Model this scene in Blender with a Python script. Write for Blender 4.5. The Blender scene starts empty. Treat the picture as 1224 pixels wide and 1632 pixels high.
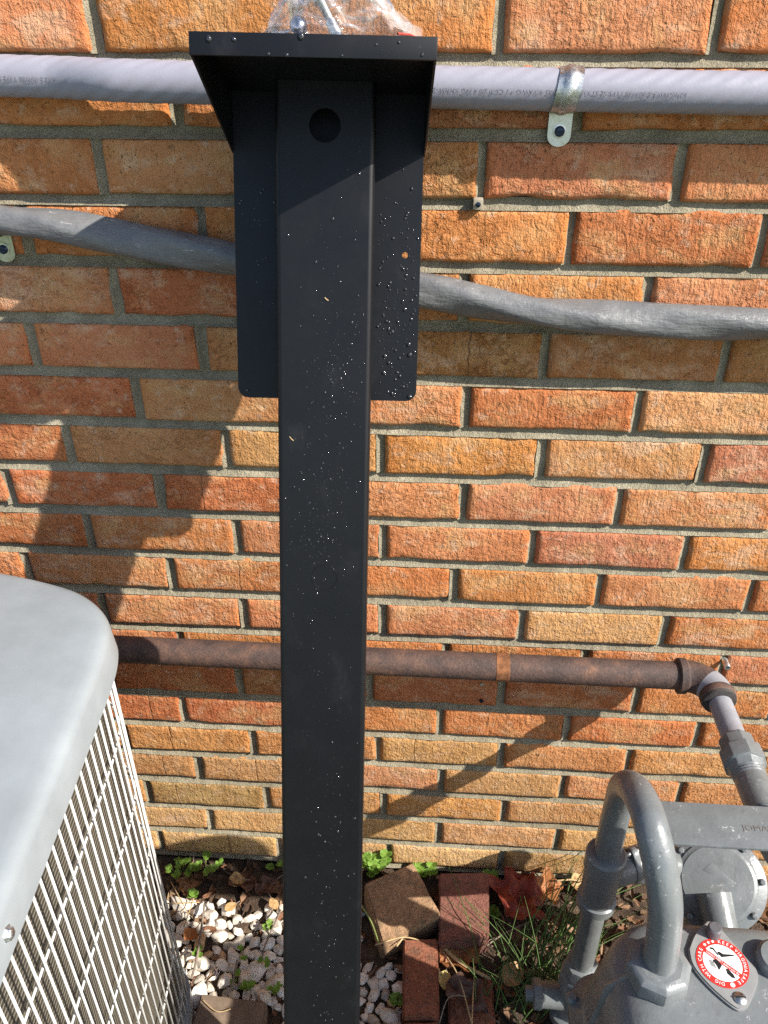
import bpy, bmesh, math, random
import numpy as np
from mathutils import Vector, Matrix, noise

rng = random.Random(11)
scene = bpy.context.scene
COL = scene.collection

# ------------------------------------------------------------------ camera
CAM_C = Vector((-0.03585, -0.91784, 1.34657))
CAM_M = ((0.997783, 0.066542, -0.001345), (0.034005, -0.527065, -0.849145), (-0.057213, 0.847216, -0.528159))
FOCAL = 1298.15                                    # in pixels of a 1224 x 1632 picture
cam = bpy.data.cameras.new('camera')
cam.sensor_fit = 'VERTICAL'; cam.sensor_height = 36.0; cam.lens = FOCAL / 1632 * 36.0
cam.clip_start = 0.02; cam.clip_end = 500
co = bpy.data.objects.new('camera', cam); COL.objects.link(co)
r, d, fw = (Vector(v) for v in CAM_M)
co.matrix_world = Matrix((( r.x, -d.x, -fw.x, CAM_C.x), (r.y, -d.y, -fw.y, CAM_C.y), (r.z, -d.z, -fw.z, CAM_C.z), (0, 0, 0, 1)))
scene.camera = co

# ------------------------------------------------------------------ sky, sun, exposure
SUN = Vector((2.35, -1.0, 2.02)).normalized()       # towards the sun
world = bpy.data.worlds.new('World'); scene.world = world; world.use_nodes = True
wn = world.node_tree.nodes; wl = world.node_tree.links
bgn = wn['Background']
sky = wn.new('ShaderNodeTexSky'); sky.sky_type = 'NISHITA'; sky.sun_disc = False
sky.sun_elevation = math.asin(SUN.z); sky.sun_rotation = math.atan2(SUN.x, SUN.y)
wl.new(sky.outputs[0], bgn.inputs['Color']); bgn.inputs['Strength'].default_value = 0.115
sl = bpy.data.lights.new('sun', 'SUN'); sl.energy = 5.0; sl.angle = math.radians(0.53); sl.color = (1.0, 0.945, 0.86)
so = bpy.data.objects.new('sun', sl); COL.objects.link(so)
so.rotation_euler = (-SUN).to_track_quat('-Z', 'Y').to_euler(); so.location = (2, -2, 3)
vs = scene.view_settings
vs.view_transform = 'Standard'; vs.look = 'None'; vs.gamma = 1.0; vs.exposure = 0.97; vs.use_curve_mapping = False
scene.cycles.max_bounces = 8; scene.cycles.transparent_max_bounces = 12
scene.cycles.use_denoising = False
scene.cycles.sample_clamp_indirect = 4.0

# ------------------------------------------------------------------ helpers
def ray(x, y):
    a, b = (x - 612) / FOCAL, (y - 816) / FOCAL
    return Vector((CAM_M[0][i] * a + CAM_M[1][i] * b + CAM_M[2][i] for i in range(3)))
def on_y(x, y, Y=0.0):                             # photo pixel -> point on a plane parallel to the wall
    v = ray(x, y); return CAM_C + v * ((Y - CAM_C.y) / v.y)
def on_z(x, y, Z=0.0):                             # photo pixel -> point on a level plane
    v = ray(x, y); return CAM_C + v * ((Z - CAM_C.z) / v.z)
def srgb(r, g, b):
    return tuple(((c / 255) / 12.92 if c / 255 <= .04045 else ((c / 255 + .055) / 1.055) ** 2.4) for c in (r, g, b)) + (1.0,)

def link_obj(name, me, mat=None, parent=None):
    o = bpy.data.objects.new(name, me); COL.objects.link(o)
    if mat is not None and me is not None: me.materials.append(mat)
    if parent is not None: o.parent = parent
    return o
def mesh(name, verts, faces, mat, parent=None, smooth=True, sharp=35):
    me = bpy.data.meshes.new(name); me.from_pydata([tuple(v) for v in verts], [], faces); me.update()
    if smooth:
        me.shade_smooth()
        if sharp: me.set_sharp_from_angle(angle=math.radians(sharp))
    return link_obj(name, me, mat, parent)
def from_bm(name, bm, mat, parent=None, smooth=True, sharp=35):
    bmesh.ops.recalc_face_normals(bm, faces=bm.faces[:])
    me = bpy.data.meshes.new(name); bm.to_mesh(me); bm.free()
    if smooth:
        me.shade_smooth()
        if sharp: me.set_sharp_from_angle(angle=math.radians(sharp))
    return link_obj(name, me, mat, parent)
def thing(name, label, cat, loc=(0, 0, 0), group=None, kind=None):
    o = bpy.data.objects.new(name, None); COL.objects.link(o); o.location = loc; o.empty_display_size = .05
    return tag(o, label, cat, group, kind)
def tag(o, label=None, cat=None, group=None, kind=None):
    if label: o['label'] = label
    if cat: o['category'] = cat
    if group: o['group'] = group
    if kind: o['kind'] = kind
    return o

class MB:                                          # collects geometry
    def __init__(s): s.v = []; s.f = []
    def add(s, vs, fs):
        b = len(s.v); s.v += [Vector(v) for v in vs]; s.f += [tuple(i + b for i in f) for f in fs]
    def box(s, a, b):
        (x0, y0, z0), (x1, y1, z1) = a, b
        s.add([(x0,y0,z0),(x1,y0,z0),(x1,y1,z0),(x0,y1,z0),(x0,y0,z1),(x1,y0,z1),(x1,y1,z1),(x0,y1,z1)],
              [(0,3,2,1),(4,5,6,7),(0,1,5,4),(1,2,6,5),(2,3,7,6),(3,0,4,7)])
    def tube(s, pts, rad, n=16, cap=True, shape=None, twist=0.0, up=None):
        pts = [Vector(p) for p in pts]; m = len(pts)
        if not hasattr(rad, '__len__'): rad = [rad] * m
        t0 = (pts[1] - pts[0]).normalized()
        ref = Vector(up) if up is not None else (Vector((0, 0, 1)) if abs(t0.z) < .9 else Vector((1, 0, 0)))
        u = (ref - t0 * ref.dot(t0)).normalized(); rings = []; b = len(s.v)
        for i in range(m):
            t = (pts[min(i+1, m-1)] - pts[max(i-1, 0)])
            t = t.normalized() if t.length > 1e-9 else t0
            u = (u - t * u.dot(t)).normalized(); w = t.cross(u)
            for k in range(n):
                a = 2 * math.pi * k / n + twist * i
                q = shape(a, i) if shape else 1.0
                s.v.append(pts[i] + (u * math.cos(a) + w * math.sin(a)) * rad[i] * q)
        for i in range(m - 1):
            for k in range(n):
                k2 = (k + 1) % n
                s.f.append((b + i*n + k, b + i*n + k2, b + (i+1)*n + k2, b + (i+1)*n + k))
        if cap:
            s.f.append(tuple(b + k for k in range(n))[::-1]); s.f.append(tuple(b + (m-1)*n + k for k in range(n)))
    def lathe(s, origin, axis, prof, n=32, up=None):   # prof: list of (distance along axis, radius)
        o = Vector(origin); ax = Vector(axis).normalized()
        s.tube([o + ax * h for h, _ in prof], [max(q, 1e-5) for _, q in prof], n, True, up=up) if all(
            prof[i+1][0] != prof[i][0] for i in range(len(prof)-1)) else s._lathe(o, ax, prof, n, up)
    def _lathe(s, o, ax, prof, n, up):
        ref = Vector(up) if up is not None else (Vector((0, 0, 1)) if abs(ax.z) < .9 else Vector((1, 0, 0)))
        u = (ref - ax * ref.dot(ax)).normalized(); w = ax.cross(u); b = len(s.v); m = len(prof)
        for h, q in prof:
            for k in range(n):
                a = 2 * math.pi * k / n; s.v.append(o + ax * h + (u * math.cos(a) + w * math.sin(a)) * max(q, 1e-5))
        for i in range(m - 1):
            for k in range(n):
                k2 = (k + 1) % n; s.f.append((b+i*n+k, b+i*n+k2, b+(i+1)*n+k2, b+(i+1)*n+k))
        s.f.append(tuple(b + k for k in range(n))[::-1]); s.f.append(tuple(b + (m-1)*n + k for k in range(n)))
    def build(s, name, mat, parent=None, smooth=True, sharp=35, bevel=0, seg=2):
        bm = bmesh.new()
        vs = [bm.verts.new(v) for v in s.v]
        for f in s.f:
            try: bm.faces.new([vs[i] for i in f])
            except ValueError: pass
        if bevel:
            bmesh.ops.recalc_face_normals(bm, faces=bm.faces[:])
            es = [e for e in bm.edges if len(e.link_faces) == 2 and e.calc_face_angle(0) > math.radians(30)]
            bmesh.ops.bevel(bm, geom=es, offset=bevel, segments=seg, profile=.6, affect='EDGES', clamp_overlap=True)
        return from_bm(name, bm, mat, parent, smooth, sharp)

def sheet(outline, holes, thick, to3):
    """flat plate with holes; to3(u, v, depth) -> Vector"""
    bm = bmesh.new(); edges = []
    for loop in [outline] + holes:
        vs = [bm.verts.new((u, v, 0)) for u, v in loop]
        for i in range(len(vs)): edges.append(bm.edges.new((vs[i], vs[(i+1) % len(vs)])))
    bmesh.ops.triangle_fill(bm, use_beauty=True, use_dissolve=False, edges=edges)
    bmesh.ops.dissolve_limit(bm, angle_limit=.001, verts=bm.verts[:], edges=bm.edges[:]) if not holes else None
    g = bmesh.ops.extrude_face_region(bm, geom=bm.faces[:])
    for e in g['geom']:
        if isinstance(e, bmesh.types.BMVert): e.co.z = thick
    for v in bm.verts: v.co = to3(*v.co)
    return bm
def circle(cx, cy, r, n=28, ccw=True):
    pts = [(cx + r*math.cos(2*math.pi*i/n), cy + r*math.sin(2*math.pi*i/n)) for i in range(n)]
    return pts if ccw else pts[::-1]
def rrect(x0, y0, x1, y1, rs, n=6):
    """rounded rectangle, rs = radius at (x0y0, x1y0, x1y1, x0y1)"""
    out = []
    for (cx, cy, sx, sy, a0), q in zip(((x0,y0,1,1,180),(x1,y0,-1,1,270),(x1,y1,-1,-1,0),(x0,y1,1,-1,90)), rs):
        if q <= 0: out.append((cx, cy)); continue
        for i in range(n + 1):
            a = math.radians(a0 + 90 * i / n); out.append((cx + sx*q + q*math.cos(a), cy + sy*q + q*math.sin(a)))
    return out
def text_mesh(body, size):
    cu = bpy.data.curves.new('lettering', 'FONT'); cu.body = body; cu.size = size; cu.resolution_u = 2
    o = bpy.data.objects.new('lettering_source', cu); COL.objects.link(o)
    bpy.context.view_layer.update()
    dg = bpy.context.evaluated_depsgraph_get()
    me = o.evaluated_get(dg).to_mesh()
    vs = [Vector(v.co) for v in me.vertices]; fs = [tuple(p.vertices) for p in me.polygons]
    o.evaluated_get(dg).to_mesh_clear(); bpy.data.objects.remove(o); bpy.data.curves.remove(cu)
    return vs, fs

# ------------------------------------------------------------------ material building
class Mat:
    def __init__(s, name):
        s.m = bpy.data.materials.new(name); s.m.use_nodes = True
        s.t = s.m.node_tree; s.n = s.t.nodes; s.b = s.n['Principled BSDF']; s.out = s.n['Material Output']
    def new(s, typ, **kw):
        n = s.n.new(typ)
        for k, v in kw.items(): setattr(n, k, v)
        return n
    def link(s, a, b): s.t.links.new(a, b)
    def val(s, sock, v):
        if hasattr(v, 'is_linked') or isinstance(v, bpy.types.NodeSocket): s.link(v, sock)
        else: sock.default_value = v
    def coord(s, kind='Object'): return s.new('ShaderNodeTexCoord').outputs[kind]
    def mapping(s, vec, scale=(1,1,1), loc=(0,0,0)):
        n = s.new('ShaderNodeMapping'); s.link(vec, n.inputs['Vector']); n.inputs['Scale'].default_value = scale
        s.val(n.inputs['Location'], loc); return n.outputs[0]
    def noise(s, vec, scale, detail=3, rough=.55, out='Fac', dist=0):
        n = s.new('ShaderNodeTexNoise'); s.link(vec, n.inputs['Vector']); n.inputs['Scale'].default_value = scale
        n.inputs['Detail'].default_value = detail; n.inputs['Roughness'].default_value = rough; n.inputs['Distortion'].default_value = dist
        return n.outputs[out]
    def voro(s, vec, scale, feature='F1', out='Distance'):
        n = s.new('ShaderNodeTexVoronoi', feature=feature); s.link(vec, n.inputs['Vector']); n.inputs['Scale'].default_value = scale
        return n.outputs[out]
    def ramp(s, fac, stops, interp='LINEAR'):
        n = s.new('ShaderNodeValToRGB'); s.link(fac, n.inputs[0]); cr = n.color_ramp; cr.interpolation = interp
        while len(cr.elements) < len(stops): cr.elements.new(.5)
        for e, (p, c) in zip(cr.elements, stops):
            e.position = p; e.color = c if hasattr(c, '__len__') else (c, c, c, 1)
        return n.outputs[0]
    def mix(s, fac, a, b, mode='MIX'):
        n = s.new('ShaderNodeMix', data_type='RGBA', blend_type=mode); s.val(n.inputs[0], fac); s.val(n.inputs[6], a); s.val(n.inputs[7], b)
        return n.outputs[2]
    def math(s, op, a, b=0.0, c=0.0, clamp=False):
        n = s.new('ShaderNodeMath', operation=op, use_clamp=clamp)
        s.val(n.inputs[0], a); s.val(n.inputs[1], b); s.val(n.inputs[2], c); return n.outputs[0]
    def vmath(s, op, a, b):
        n = s.new('ShaderNodeVectorMath', operation=op); s.val(n.inputs[0], a); s.val(n.inputs[1], b); return n.outputs[0]
    def bump(s, h, strength, dist, prev=None):
        n = s.new('ShaderNodeBump'); s.link(h, n.inputs['Height']); n.inputs['Strength'].default_value = strength; n.inputs['Distance'].default_value = dist
        if prev is not None: s.link(prev, n.inputs['Normal'])
        s.link(n.outputs[0], s.b.inputs['Normal']); return n.outputs[0]
    def set(s, **kw):
        for k, v in kw.items(): s.val(s.b.inputs[k.replace('_', ' ')], v)
        return s

def mat_brick():
    m = Mat('brick'); oi = m.new('ShaderNodeObjectInfo'); tc = m.new('ShaderNodeTexCoord')
    off = m.math('MULTIPLY', oi.outputs['Random'], 37.0)
    cx = m.new('ShaderNodeCombineXYZ'); m.link(off, cx.inputs[0]); m.link(off, cx.inputs[2])
    v = m.vmath('ADD', tc.outputs['Object'], cx.outputs[0])
    base = oi.outputs['Color']
    # broad tonal drift across one brick
    n1 = m.noise(v, 14, 3, .6, dist=.6)
    c = m.mix(m.ramp(n1, [(.30, 0), (.70, 1)]), m.mix(1.0, base, (.84, .76, .70, 1), 'MULTIPLY'), m.mix(1.0, base, (1.06, 1.08, 1.10, 1), 'MULTIPLY'))
    # pale pinkish / cream skins left by the mould sand
    vm = m.mapping(v, (1, 1, 1.7)); n2 = m.noise(vm, 20, 4, .6, dist=.6)
    thr = m.math('MULTIPLY_ADD', oi.outputs['Random'], .16, .47)
    skin = m.math('MULTIPLY', m.math('SUBTRACT', n2, thr), 7.0, clamp=True)
    c = m.mix(m.math('MULTIPLY', skin, .55), c, (.60, .40, .26, 1))
    # golden sand
    n3 = m.noise(vm, 15, 4, .6, dist=.5); c = m.mix(m.ramp(n3, [(.50, 0), (.64, .55)]), c, (.56, .33, .15, 1))
    # redder fired rim around the edges of each face
    gx = m.new('ShaderNodeSeparateXYZ'); m.link(tc.outputs['Generated'], gx.inputs[0])
    ex = m.math('ABSOLUTE', m.math('SUBTRACT', gx.outputs[0], .5)); ez = m.math('ABSOLUTE', m.math('SUBTRACT', gx.outputs[2], .5))
    rim = m.math('MAXIMUM', m.math('MULTIPLY_ADD', ex, 1.0, m.math('MULTIPLY', n2, .05)), m.math('MULTIPLY_ADD', ez, .85, m.math('MULTIPLY', n2, .08)))
    rim = m.ramp(rim, [(.42, 0), (.50, .55)])
    c = m.mix(rim, c, m.mix(1.0, base, (.90, .72, .55, 1), 'MULTIPLY'))
    # dark speckles and pits
    sp = m.noise(v, 240, 2, .6); pit = m.ramp(sp, [(.62, 0), (.70, 1)])
    pm = m.ramp(m.noise(v, 26, 2, .5), [(.42, 0), (.62, 1)])
    pit = m.math('MULTIPLY', pit, pm)
    c = m.mix(m.math('MULTIPLY', pit, .75), c, (.10, .045, .022, 1))
    # fine grain
    g = m.noise(v, 900, 2, .6); c = m.mix(.35, c, m.mix(1.0, c, m.ramp(g, [(.25, .5), (.75, 1.3)]), 'MULTIPLY'))
    m.set(Base_Color=c, Roughness=.92); m.b.inputs['Specular IOR Level'].default_value = .15
    # relief: torn plateaus, drag marks, crumbs, pits
    dr = m.noise(m.mapping(v, (1, 1, .26)), 210, 3, .6, dist=.7)
    cr = m.noise(v, 130, 4, .65, dist=.6)
    lo = m.noise(v, 40, 3, .55, dist=.9)
    tn = m.noise(m.mapping(v, (1, 1, 1.3)), 75, 4, .62, dist=1.3)
    torn = m.ramp(tn, [(.44, 0), (.49, .8), (.56, 1)])
    rnd2 = m.math('FRACT', m.math('MULTIPLY', oi.outputs['Random'], 7.31)); tm = m.math('MULTIPLY', m.ramp(m.noise(v, 19, 2, .5), [(.40, .1), (.60, 1)]), m.math('MULTIPLY_ADD', rnd2, 1.3, .25))
    hole = m.ramp(m.noise(v, 115, 3, .6, dist=.4), [(.28, 1), (.36, 0)])
    h = m.math('ADD', m.math('MULTIPLY', dr, .60), m.math('MULTIPLY', cr, .85))
    h = m.math('ADD', h, m.math('MULTIPLY', lo, .7))
    h = m.math('ADD', h, m.math('MULTIPLY', m.math('MULTIPLY', torn, tm), .30))
    h = m.math('SUBTRACT', h, m.math('MULTIPLY', hole, .35))
    h = m.math('SUBTRACT', h, m.math('MULTIPLY', pit, .30))
    h = m.math('ADD', h, m.math('MULTIPLY', g, .14))
    # an occasional hairline fold straight down the face
    lx = m.new('ShaderNodeSeparateXYZ'); m.link(tc.outputs['Object'], lx.inputs[0])
    x0 = m.math('MULTIPLY_ADD', m.math('FRACT', m.math('MULTIPLY', oi.outputs['Random'], 13.7)), .14, -.07)
    dline = m.math('ABSOLUTE', m.math('SUBTRACT', m.math('MULTIPLY_ADD', m.noise(v, 60, 2, .5), .008, lx.outputs[0]), x0))
    line = m.math('MULTIPLY', m.ramp(m.math('MULTIPLY', dline, 100.0), [(.05, 1), (.16, 0)]), m.math('GREATER_THAN', rnd2, .84))
    h = m.math('SUBTRACT', h, m.math('MULTIPLY', line, .45))
    m.bump(h, .92, .0044)
    # shade put into the colour: torn hollows and pits darker, sandy on the skin
    c2 = m.mix(m.math('MULTIPLY', m.math('SUBTRACT', 1.0, torn), m.math('MULTIPLY', tm, .34)), c, m.mix(1.0, base, (.66, .52, .42, 1), 'MULTIPLY'))
    c2 = m.mix(m.math('MULTIPLY', hole, .5), c2, (.16, .075, .035, 1))
    dust = m.ramp(m.noise(v, 55, 4, .65), [(.56, 0), (.72, .5)]); c2 = m.mix(dust, c2, (.62, .47, .34, 1))
    c2 = m.mix(m.math('MULTIPLY', line, .45), c2, (.20, .10, .05, 1))
    m.set(Base_Color=c2)
    return m.m
def mat_mortar():
    m = Mat('mortar'); v = m.coord()
    n = m.noise(v, 30, 4, .6); g = m.noise(v, 700, 2, .6)
    n = m.mix(.5, n, m.noise(v, 7, 4, .65)); c = m.ramp(n, [(.3, (.145, .122, .080, 1)), (.52, (.265, .232, .160, 1)), (.75, (.41, .365, .265, 1))])
    c = m.mix(.6, c, m.mix(1.0, c, m.ramp(g, [(.3, .5), (.7, 1.4)]), 'MULTIPLY'))
    m.set(Base_Color=c, Roughness=.95)
    m.bump(m.math('ADD', m.math('MULTIPLY', g, .4), m.noise(v, 130, 4, .7)), 1.0, .0045)
    return m.m
def mat_paint(name, col, rough=.4, var=.12, bump=.15, scale=60, spec=.5, metallic=0, dirt=None, dirt_amt=.3):
    m = Mat(name); v = m.coord(); n = m.noise(v, scale, 4, .6)
    c = m.mix(m.ramp(n, [(.3, 0), (.7, 1)]), tuple(x * (1 - var) for x in col[:3]) + (1,), tuple(min(1, x * (1 + var)) for x in col[:3]) + (1,))
    if dirt is not None:
        dn = m.noise(v, scale * .4, 5, .65, dist=.4); c = m.mix(m.ramp(dn, [(.52, 0), (.72, dirt_amt)]), c, dirt)
    m.set(Base_Color=c, Metallic=metallic, Roughness=m.ramp(m.noise(v, scale * 2, 3, .6), [(.3, max(.02, rough - .08)), (.7, min(1, rough + .08))]))
    m.b.inputs['Specular IOR Level'].default_value = spec
    if bump: m.bump(m.noise(v, scale * 6, 3, .6), bump, .001)
    return m.m
def mat_flat(name, col, rough=.6, spec=.3, metallic=0):
    m = Mat(name); v = m.coord(); n = m.noise(v, 400, 2, .5)
    c = m.mix(n, tuple(x * .9 for x in col[:3]) + (1,), tuple(min(1, x * 1.1) for x in col[:3]) + (1,))
    m.set(Base_Color=c, Roughness=rough, Metallic=metallic); m.b.inputs['Specular IOR Level'].default_value = spec
    return m.m
def mat_post():
    m = Mat('black_powder_coat'); v = m.coord()
    dust = m.noise(v, 16, 5, .65, dist=.5); fine = m.noise(v, 1500, 2, .5)
    smear = m.ramp(m.noise(m.mapping(v, (1, 1, .35)), 38, 4, .6), [(.54, 0), (.74, .6)])
    c = m.mix(m.math('MULTIPLY', smear, m.ramp(dust, [(.46, 0), (.66, 1)])), (.0040, .0045, .0060, 1), (.018, .019, .021, 1))
    spk = m.math('MULTIPLY', m.ramp(m.noise(v, 420, 2, .5), [(.70, 0), (.76, 1)]), m.ramp(m.noise(v, 20, 2, .5), [(.5, 0), (.62, 1)])); c = m.mix(m.math('MULTIPLY', spk, .35), c, (.10, .10, .10, 1))
    m.set(Base_Color=c, Roughness=m.ramp(dust, [(.3, .38), (.7, .50)])); m.b.inputs['Specular IOR Level'].default_value = .30
    m.bump(m.math('ADD', fine, m.math('MULTIPLY', m.noise(v, 9, 2, .5), .6)), .06, .001)
    return m.m
def mat_soil():
    m = Mat('soil'); v = m.coord('Object'); n = m.noise(v, 22, 5, .65); g = m.noise(v, 240, 4, .65)
    c = m.ramp(n, [(.3, (.035, .022, .014, 1)), (.55, (.085, .054, .034, 1)), (.75, (.145, .098, .062, 1))])
    c = m.mix(m.ramp(g, [(.55, 0), (.70, .7)]), c, (.17, .115, .07, 1))
    # lawn further out
    sx = m.new('ShaderNodeSeparateXYZ'); m.link(v, sx.inputs[0])
    far = m.ramp(m.math('ADD', m.math('MULTIPLY', sx.outputs[1], -1.0), m.math('MULTIPLY', n, .25)), [(.80, 0), (1.0, 1)])
    lawn = m.ramp(m.noise(v, 60, 4, .7), [(.3, (.035, .06, .015, 1)), (.7, (.10, .12, .04, 1))])
    c = m.mix(far, c, lawn)
    m.set(Base_Color=c, Roughness=.95)
    m.bump(m.math('ADD', g, m.math('MULTIPLY', n, .8)), 1.0, .006)
    return m.m
def mat_attr(name, attr='tint', rough=.7, bump=0, bscale=200, spec=.3, sub=0):
    m = Mat(name); a = m.new('ShaderNodeAttribute', attribute_name=attr, attribute_type='GEOMETRY'); v = m.coord()
    n = m.noise(v, bscale, 4, .65)
    c = m.mix(1.0, a.outputs['Color'], m.ramp(n, [(.25, .62), (.7, 1.15)]), 'MULTIPLY')
    m.set(Base_Color=c, Roughness=rough); m.b.inputs['Specular IOR Level'].default_value = spec
    if sub: m.b.inputs['Transmission Weight'].default_value = 0
    if bump: m.bump(n, bump, .002)
    return m.m
def mat_leaf(name, c1, c2, vein=(0,0,0,1), rough=.6, trans=.25):
    m = Mat(name); v = m.coord(); n = m.noise(v, 60, 4, .65, dist=.5)
    c = m.mix(m.ramp(n, [(.3, 0), (.7, 1)]), c1, c2)
    c = m.mix(m.ramp(m.noise(v, 190, 3, .6), [(.60, 0), (.74, .6)]), c, tuple(x * .35 for x in c1[:3]) + (1,))
    m.set(Base_Color=c, Roughness=rough)
    m.bump(m.noise(v, 150, 3, .6), .5, .002)
    tr = m.new('ShaderNodeBsdfTranslucent'); m.link(c, tr.inputs[0]); mx = m.new('ShaderNodeMixShader'); mx.inputs[0].default_value = trans
    m.link(m.b.outputs[0], mx.inputs[1]); m.link(tr.outputs[0], mx.inputs[2]); m.link(mx.outputs[0], m.out.inputs[0])
    return m.m
def mat_rust():
    m = Mat('rusty_iron'); v = m.coord(); n = m.mix(.5, m.noise(v, 45, 5, .68, dist=.3), m.noise(v, 14, 4, .65, dist=.5)); g = m.noise(v, 300, 3, .6)
    c = m.ramp(n, [(.36, (.034, .022, .019, 1)), (.48, (.066, .039, .031, 1)), (.58, (.105, .056, .038, 1)), (.68, (.19, .088, .045, 1))])
    c = m.mix(.5, c, m.mix(1.0, c, m.ramp(g, [(.3, .5), (.7, 1.5)]), 'MULTIPLY'))
    m.set(Base_Color=c, Roughness=.75); m.bump(m.math('ADD', g, n), .7, .0012); return m.m
def mat_cable_new():
    m = mat_paint('lilac_grey_jacket', (.255, .252, .298), .45, .04, .12, 50, .4); return m
def mat_cable_old():
    m = Mat('weathered_grey_jacket'); v = m.coord(); n = m.noise(v, 26, 4, .6)
    c = m.ramp(n, [(.3, (.105, .105, .110, 1)), (.7, (.158, .158, .158, 1))])
    sx = m.new('ShaderNodeSeparateXYZ'); m.link(v, sx.inputs[0])
    sc = m.noise(m.mapping(v, (60, 400, 330)), 1.0, 3, .7, dist=.6); area = m.math('MULTIPLY', m.ramp(m.noise(v, 30, 2, .5), [(.45, 0), (.6, 1)]), m.ramp(sx.outputs[0], [(0.0, 1), (.06, .15)]))
    c = m.mix(m.math('MULTIPLY', m.ramp(sc, [(.60, 0), (.66, 1)]), m.math('MULTIPLY', area, .7)), c, (.45, .44, .42, 1))
    bl = m.ramp(m.noise(v, 75, 2, .5), [(.75, 0), (.78, .9)]); c = m.mix(m.math('MULTIPLY', bl, .6), c, (.02, .02, .022, 1))
    m.set(Base_Color=c, Roughness=m.ramp(n, [(.3, .33), (.7, .48)])); m.bump(m.math('ADD', m.math('ADD', m.noise(v, 120, 3, .6), m.math('MULTIPLY', sc, .5)), m.math('MULTIPLY', m.noise(m.mapping(v, (30, 120, 120)), 1.0, 3, .6, dist=1.2), 1.6)), .4, .0022); return m.m
def mat_coil():
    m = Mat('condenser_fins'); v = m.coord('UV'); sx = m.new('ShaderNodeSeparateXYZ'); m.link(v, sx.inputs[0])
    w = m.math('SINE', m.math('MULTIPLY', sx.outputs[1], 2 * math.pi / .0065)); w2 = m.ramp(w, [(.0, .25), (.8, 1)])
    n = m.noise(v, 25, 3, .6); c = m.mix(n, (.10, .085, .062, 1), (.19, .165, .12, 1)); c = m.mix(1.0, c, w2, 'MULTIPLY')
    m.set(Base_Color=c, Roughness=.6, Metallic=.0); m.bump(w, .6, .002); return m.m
def mat_film():
    m = Mat('clear_plastic_film'); v = m.coord(); n = m.noise(v, 38, 2, .5, dist=1.4)
    gl = m.new('ShaderNodeBsdfGlossy'); gl.inputs['Roughness'].default_value = .12; gl.inputs['Color'].default_value = (1, 1, 1, 1)
    df = m.new('ShaderNodeBsdfDiffuse'); df.inputs['Color'].default_value = (.85, .8, .78, 1)
    tr = m.new('ShaderNodeBsdfTransparent'); tr.inputs['Color'].default_value = (.97, .96, .95, 1)
    fr = m.new('ShaderNodeLayerWeight'); fr.inputs['Blend'].default_value = .35
    b = m.new('ShaderNodeBump'); m.link(n, b.inputs['Height']); b.inputs['Strength'].default_value = .8; b.inputs['Distance'].default_value = .006
    m.link(b.outputs[0], gl.inputs['Normal']); m.link(b.outputs[0], fr.inputs['Normal'])
    a = m.new('ShaderNodeMixShader'); m.link(m.math('MULTIPLY_ADD', fr.outputs['Facing'], .6, .05), a.inputs[0]); m.link(tr.outputs[0], a.inputs[1]); m.link(gl.outputs[0], a.inputs[2])
    a2 = m.new('ShaderNodeMixShader'); m.link(m.ramp(n, [(.35, .06), (.7, .24)]), a2.inputs[0]); m.link(a.outputs[0], a2.inputs[1]); m.link(df.outputs[0], a2.inputs[2])
    m.link(a2.outputs[0], m.out.inputs[0]); return m.m
def mat_drop():
    m = Mat('water_drop'); v = m.coord(); n = m.noise(v, 50, 2)
    m.set(Base_Color=m.mix(n, (.013, .014, .017, 1), (.02, .02, .024, 1)), Roughness=.08); m.b.inputs['IOR'].default_value = 1.45
    m.b.inputs['Specular IOR Level'].default_value = .5; m.b.inputs['Coat Weight'].default_value = 1.0; m.b.inputs['Coat Roughness'].default_value = .12
    return m.m
def mat_metal(name, col, rough=.3):
    m = Mat(name); v = m.coord(); n = m.noise(v, 160, 4, .6)
    m.set(Base_Color=m.mix(n, tuple(x*.8 for x in col[:3]) + (1,), col), Metallic=1.0, Roughness=m.ramp(n, [(.3, rough * .7), (.7, rough * 1.3)]))
    m.bump(n, .15, .001); return m.m
def mat_meter():
    m = Mat('grey_meter_paint'); v = m.coord(); n = m.noise(v, 24, 4, .6); g = m.noise(v, 330, 3, .6)
    c = m.ramp(n, [(.3, (.122, .132, .135, 1)), (.7, (.158, .170, .172, 1))])
    ch = m.ramp(m.noise(v, 150, 4, .75, dist=.9), [(.61, 0), (.66, 1)]); ca = m.ramp(m.noise(v, 26, 2, .5), [(.46, 0), (.58, 1)])
    c = m.mix(m.math('MULTIPLY', ch, m.math('MULTIPLY', ca, .75)), c, (.46, .46, .44, 1))
    run = m.ramp(m.noise(m.mapping(v, (1, 1, .22)), 70, 3, .6), [(.55, 0), (.75, .45)]); c = m.mix(run, c, (.085, .088, .088, 1))
    dk = m.ramp(m.noise(v, 85, 4, .65), [(.66, 0), (.74, .7)]); c = m.mix(dk, c, (.085, .06, .04, 1))
    m.set(Base_Color=c, Roughness=m.ramp(n, [(.3, .24), (.7, .40)]))
    m.bump(m.math('ADD', m.math('ADD', m.noise(v, 60, 3, .6), m.math('MULTIPLY', run, .5)), m.math('MULTIPLY', g, .25)), .24, .0026); return m.m

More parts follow.
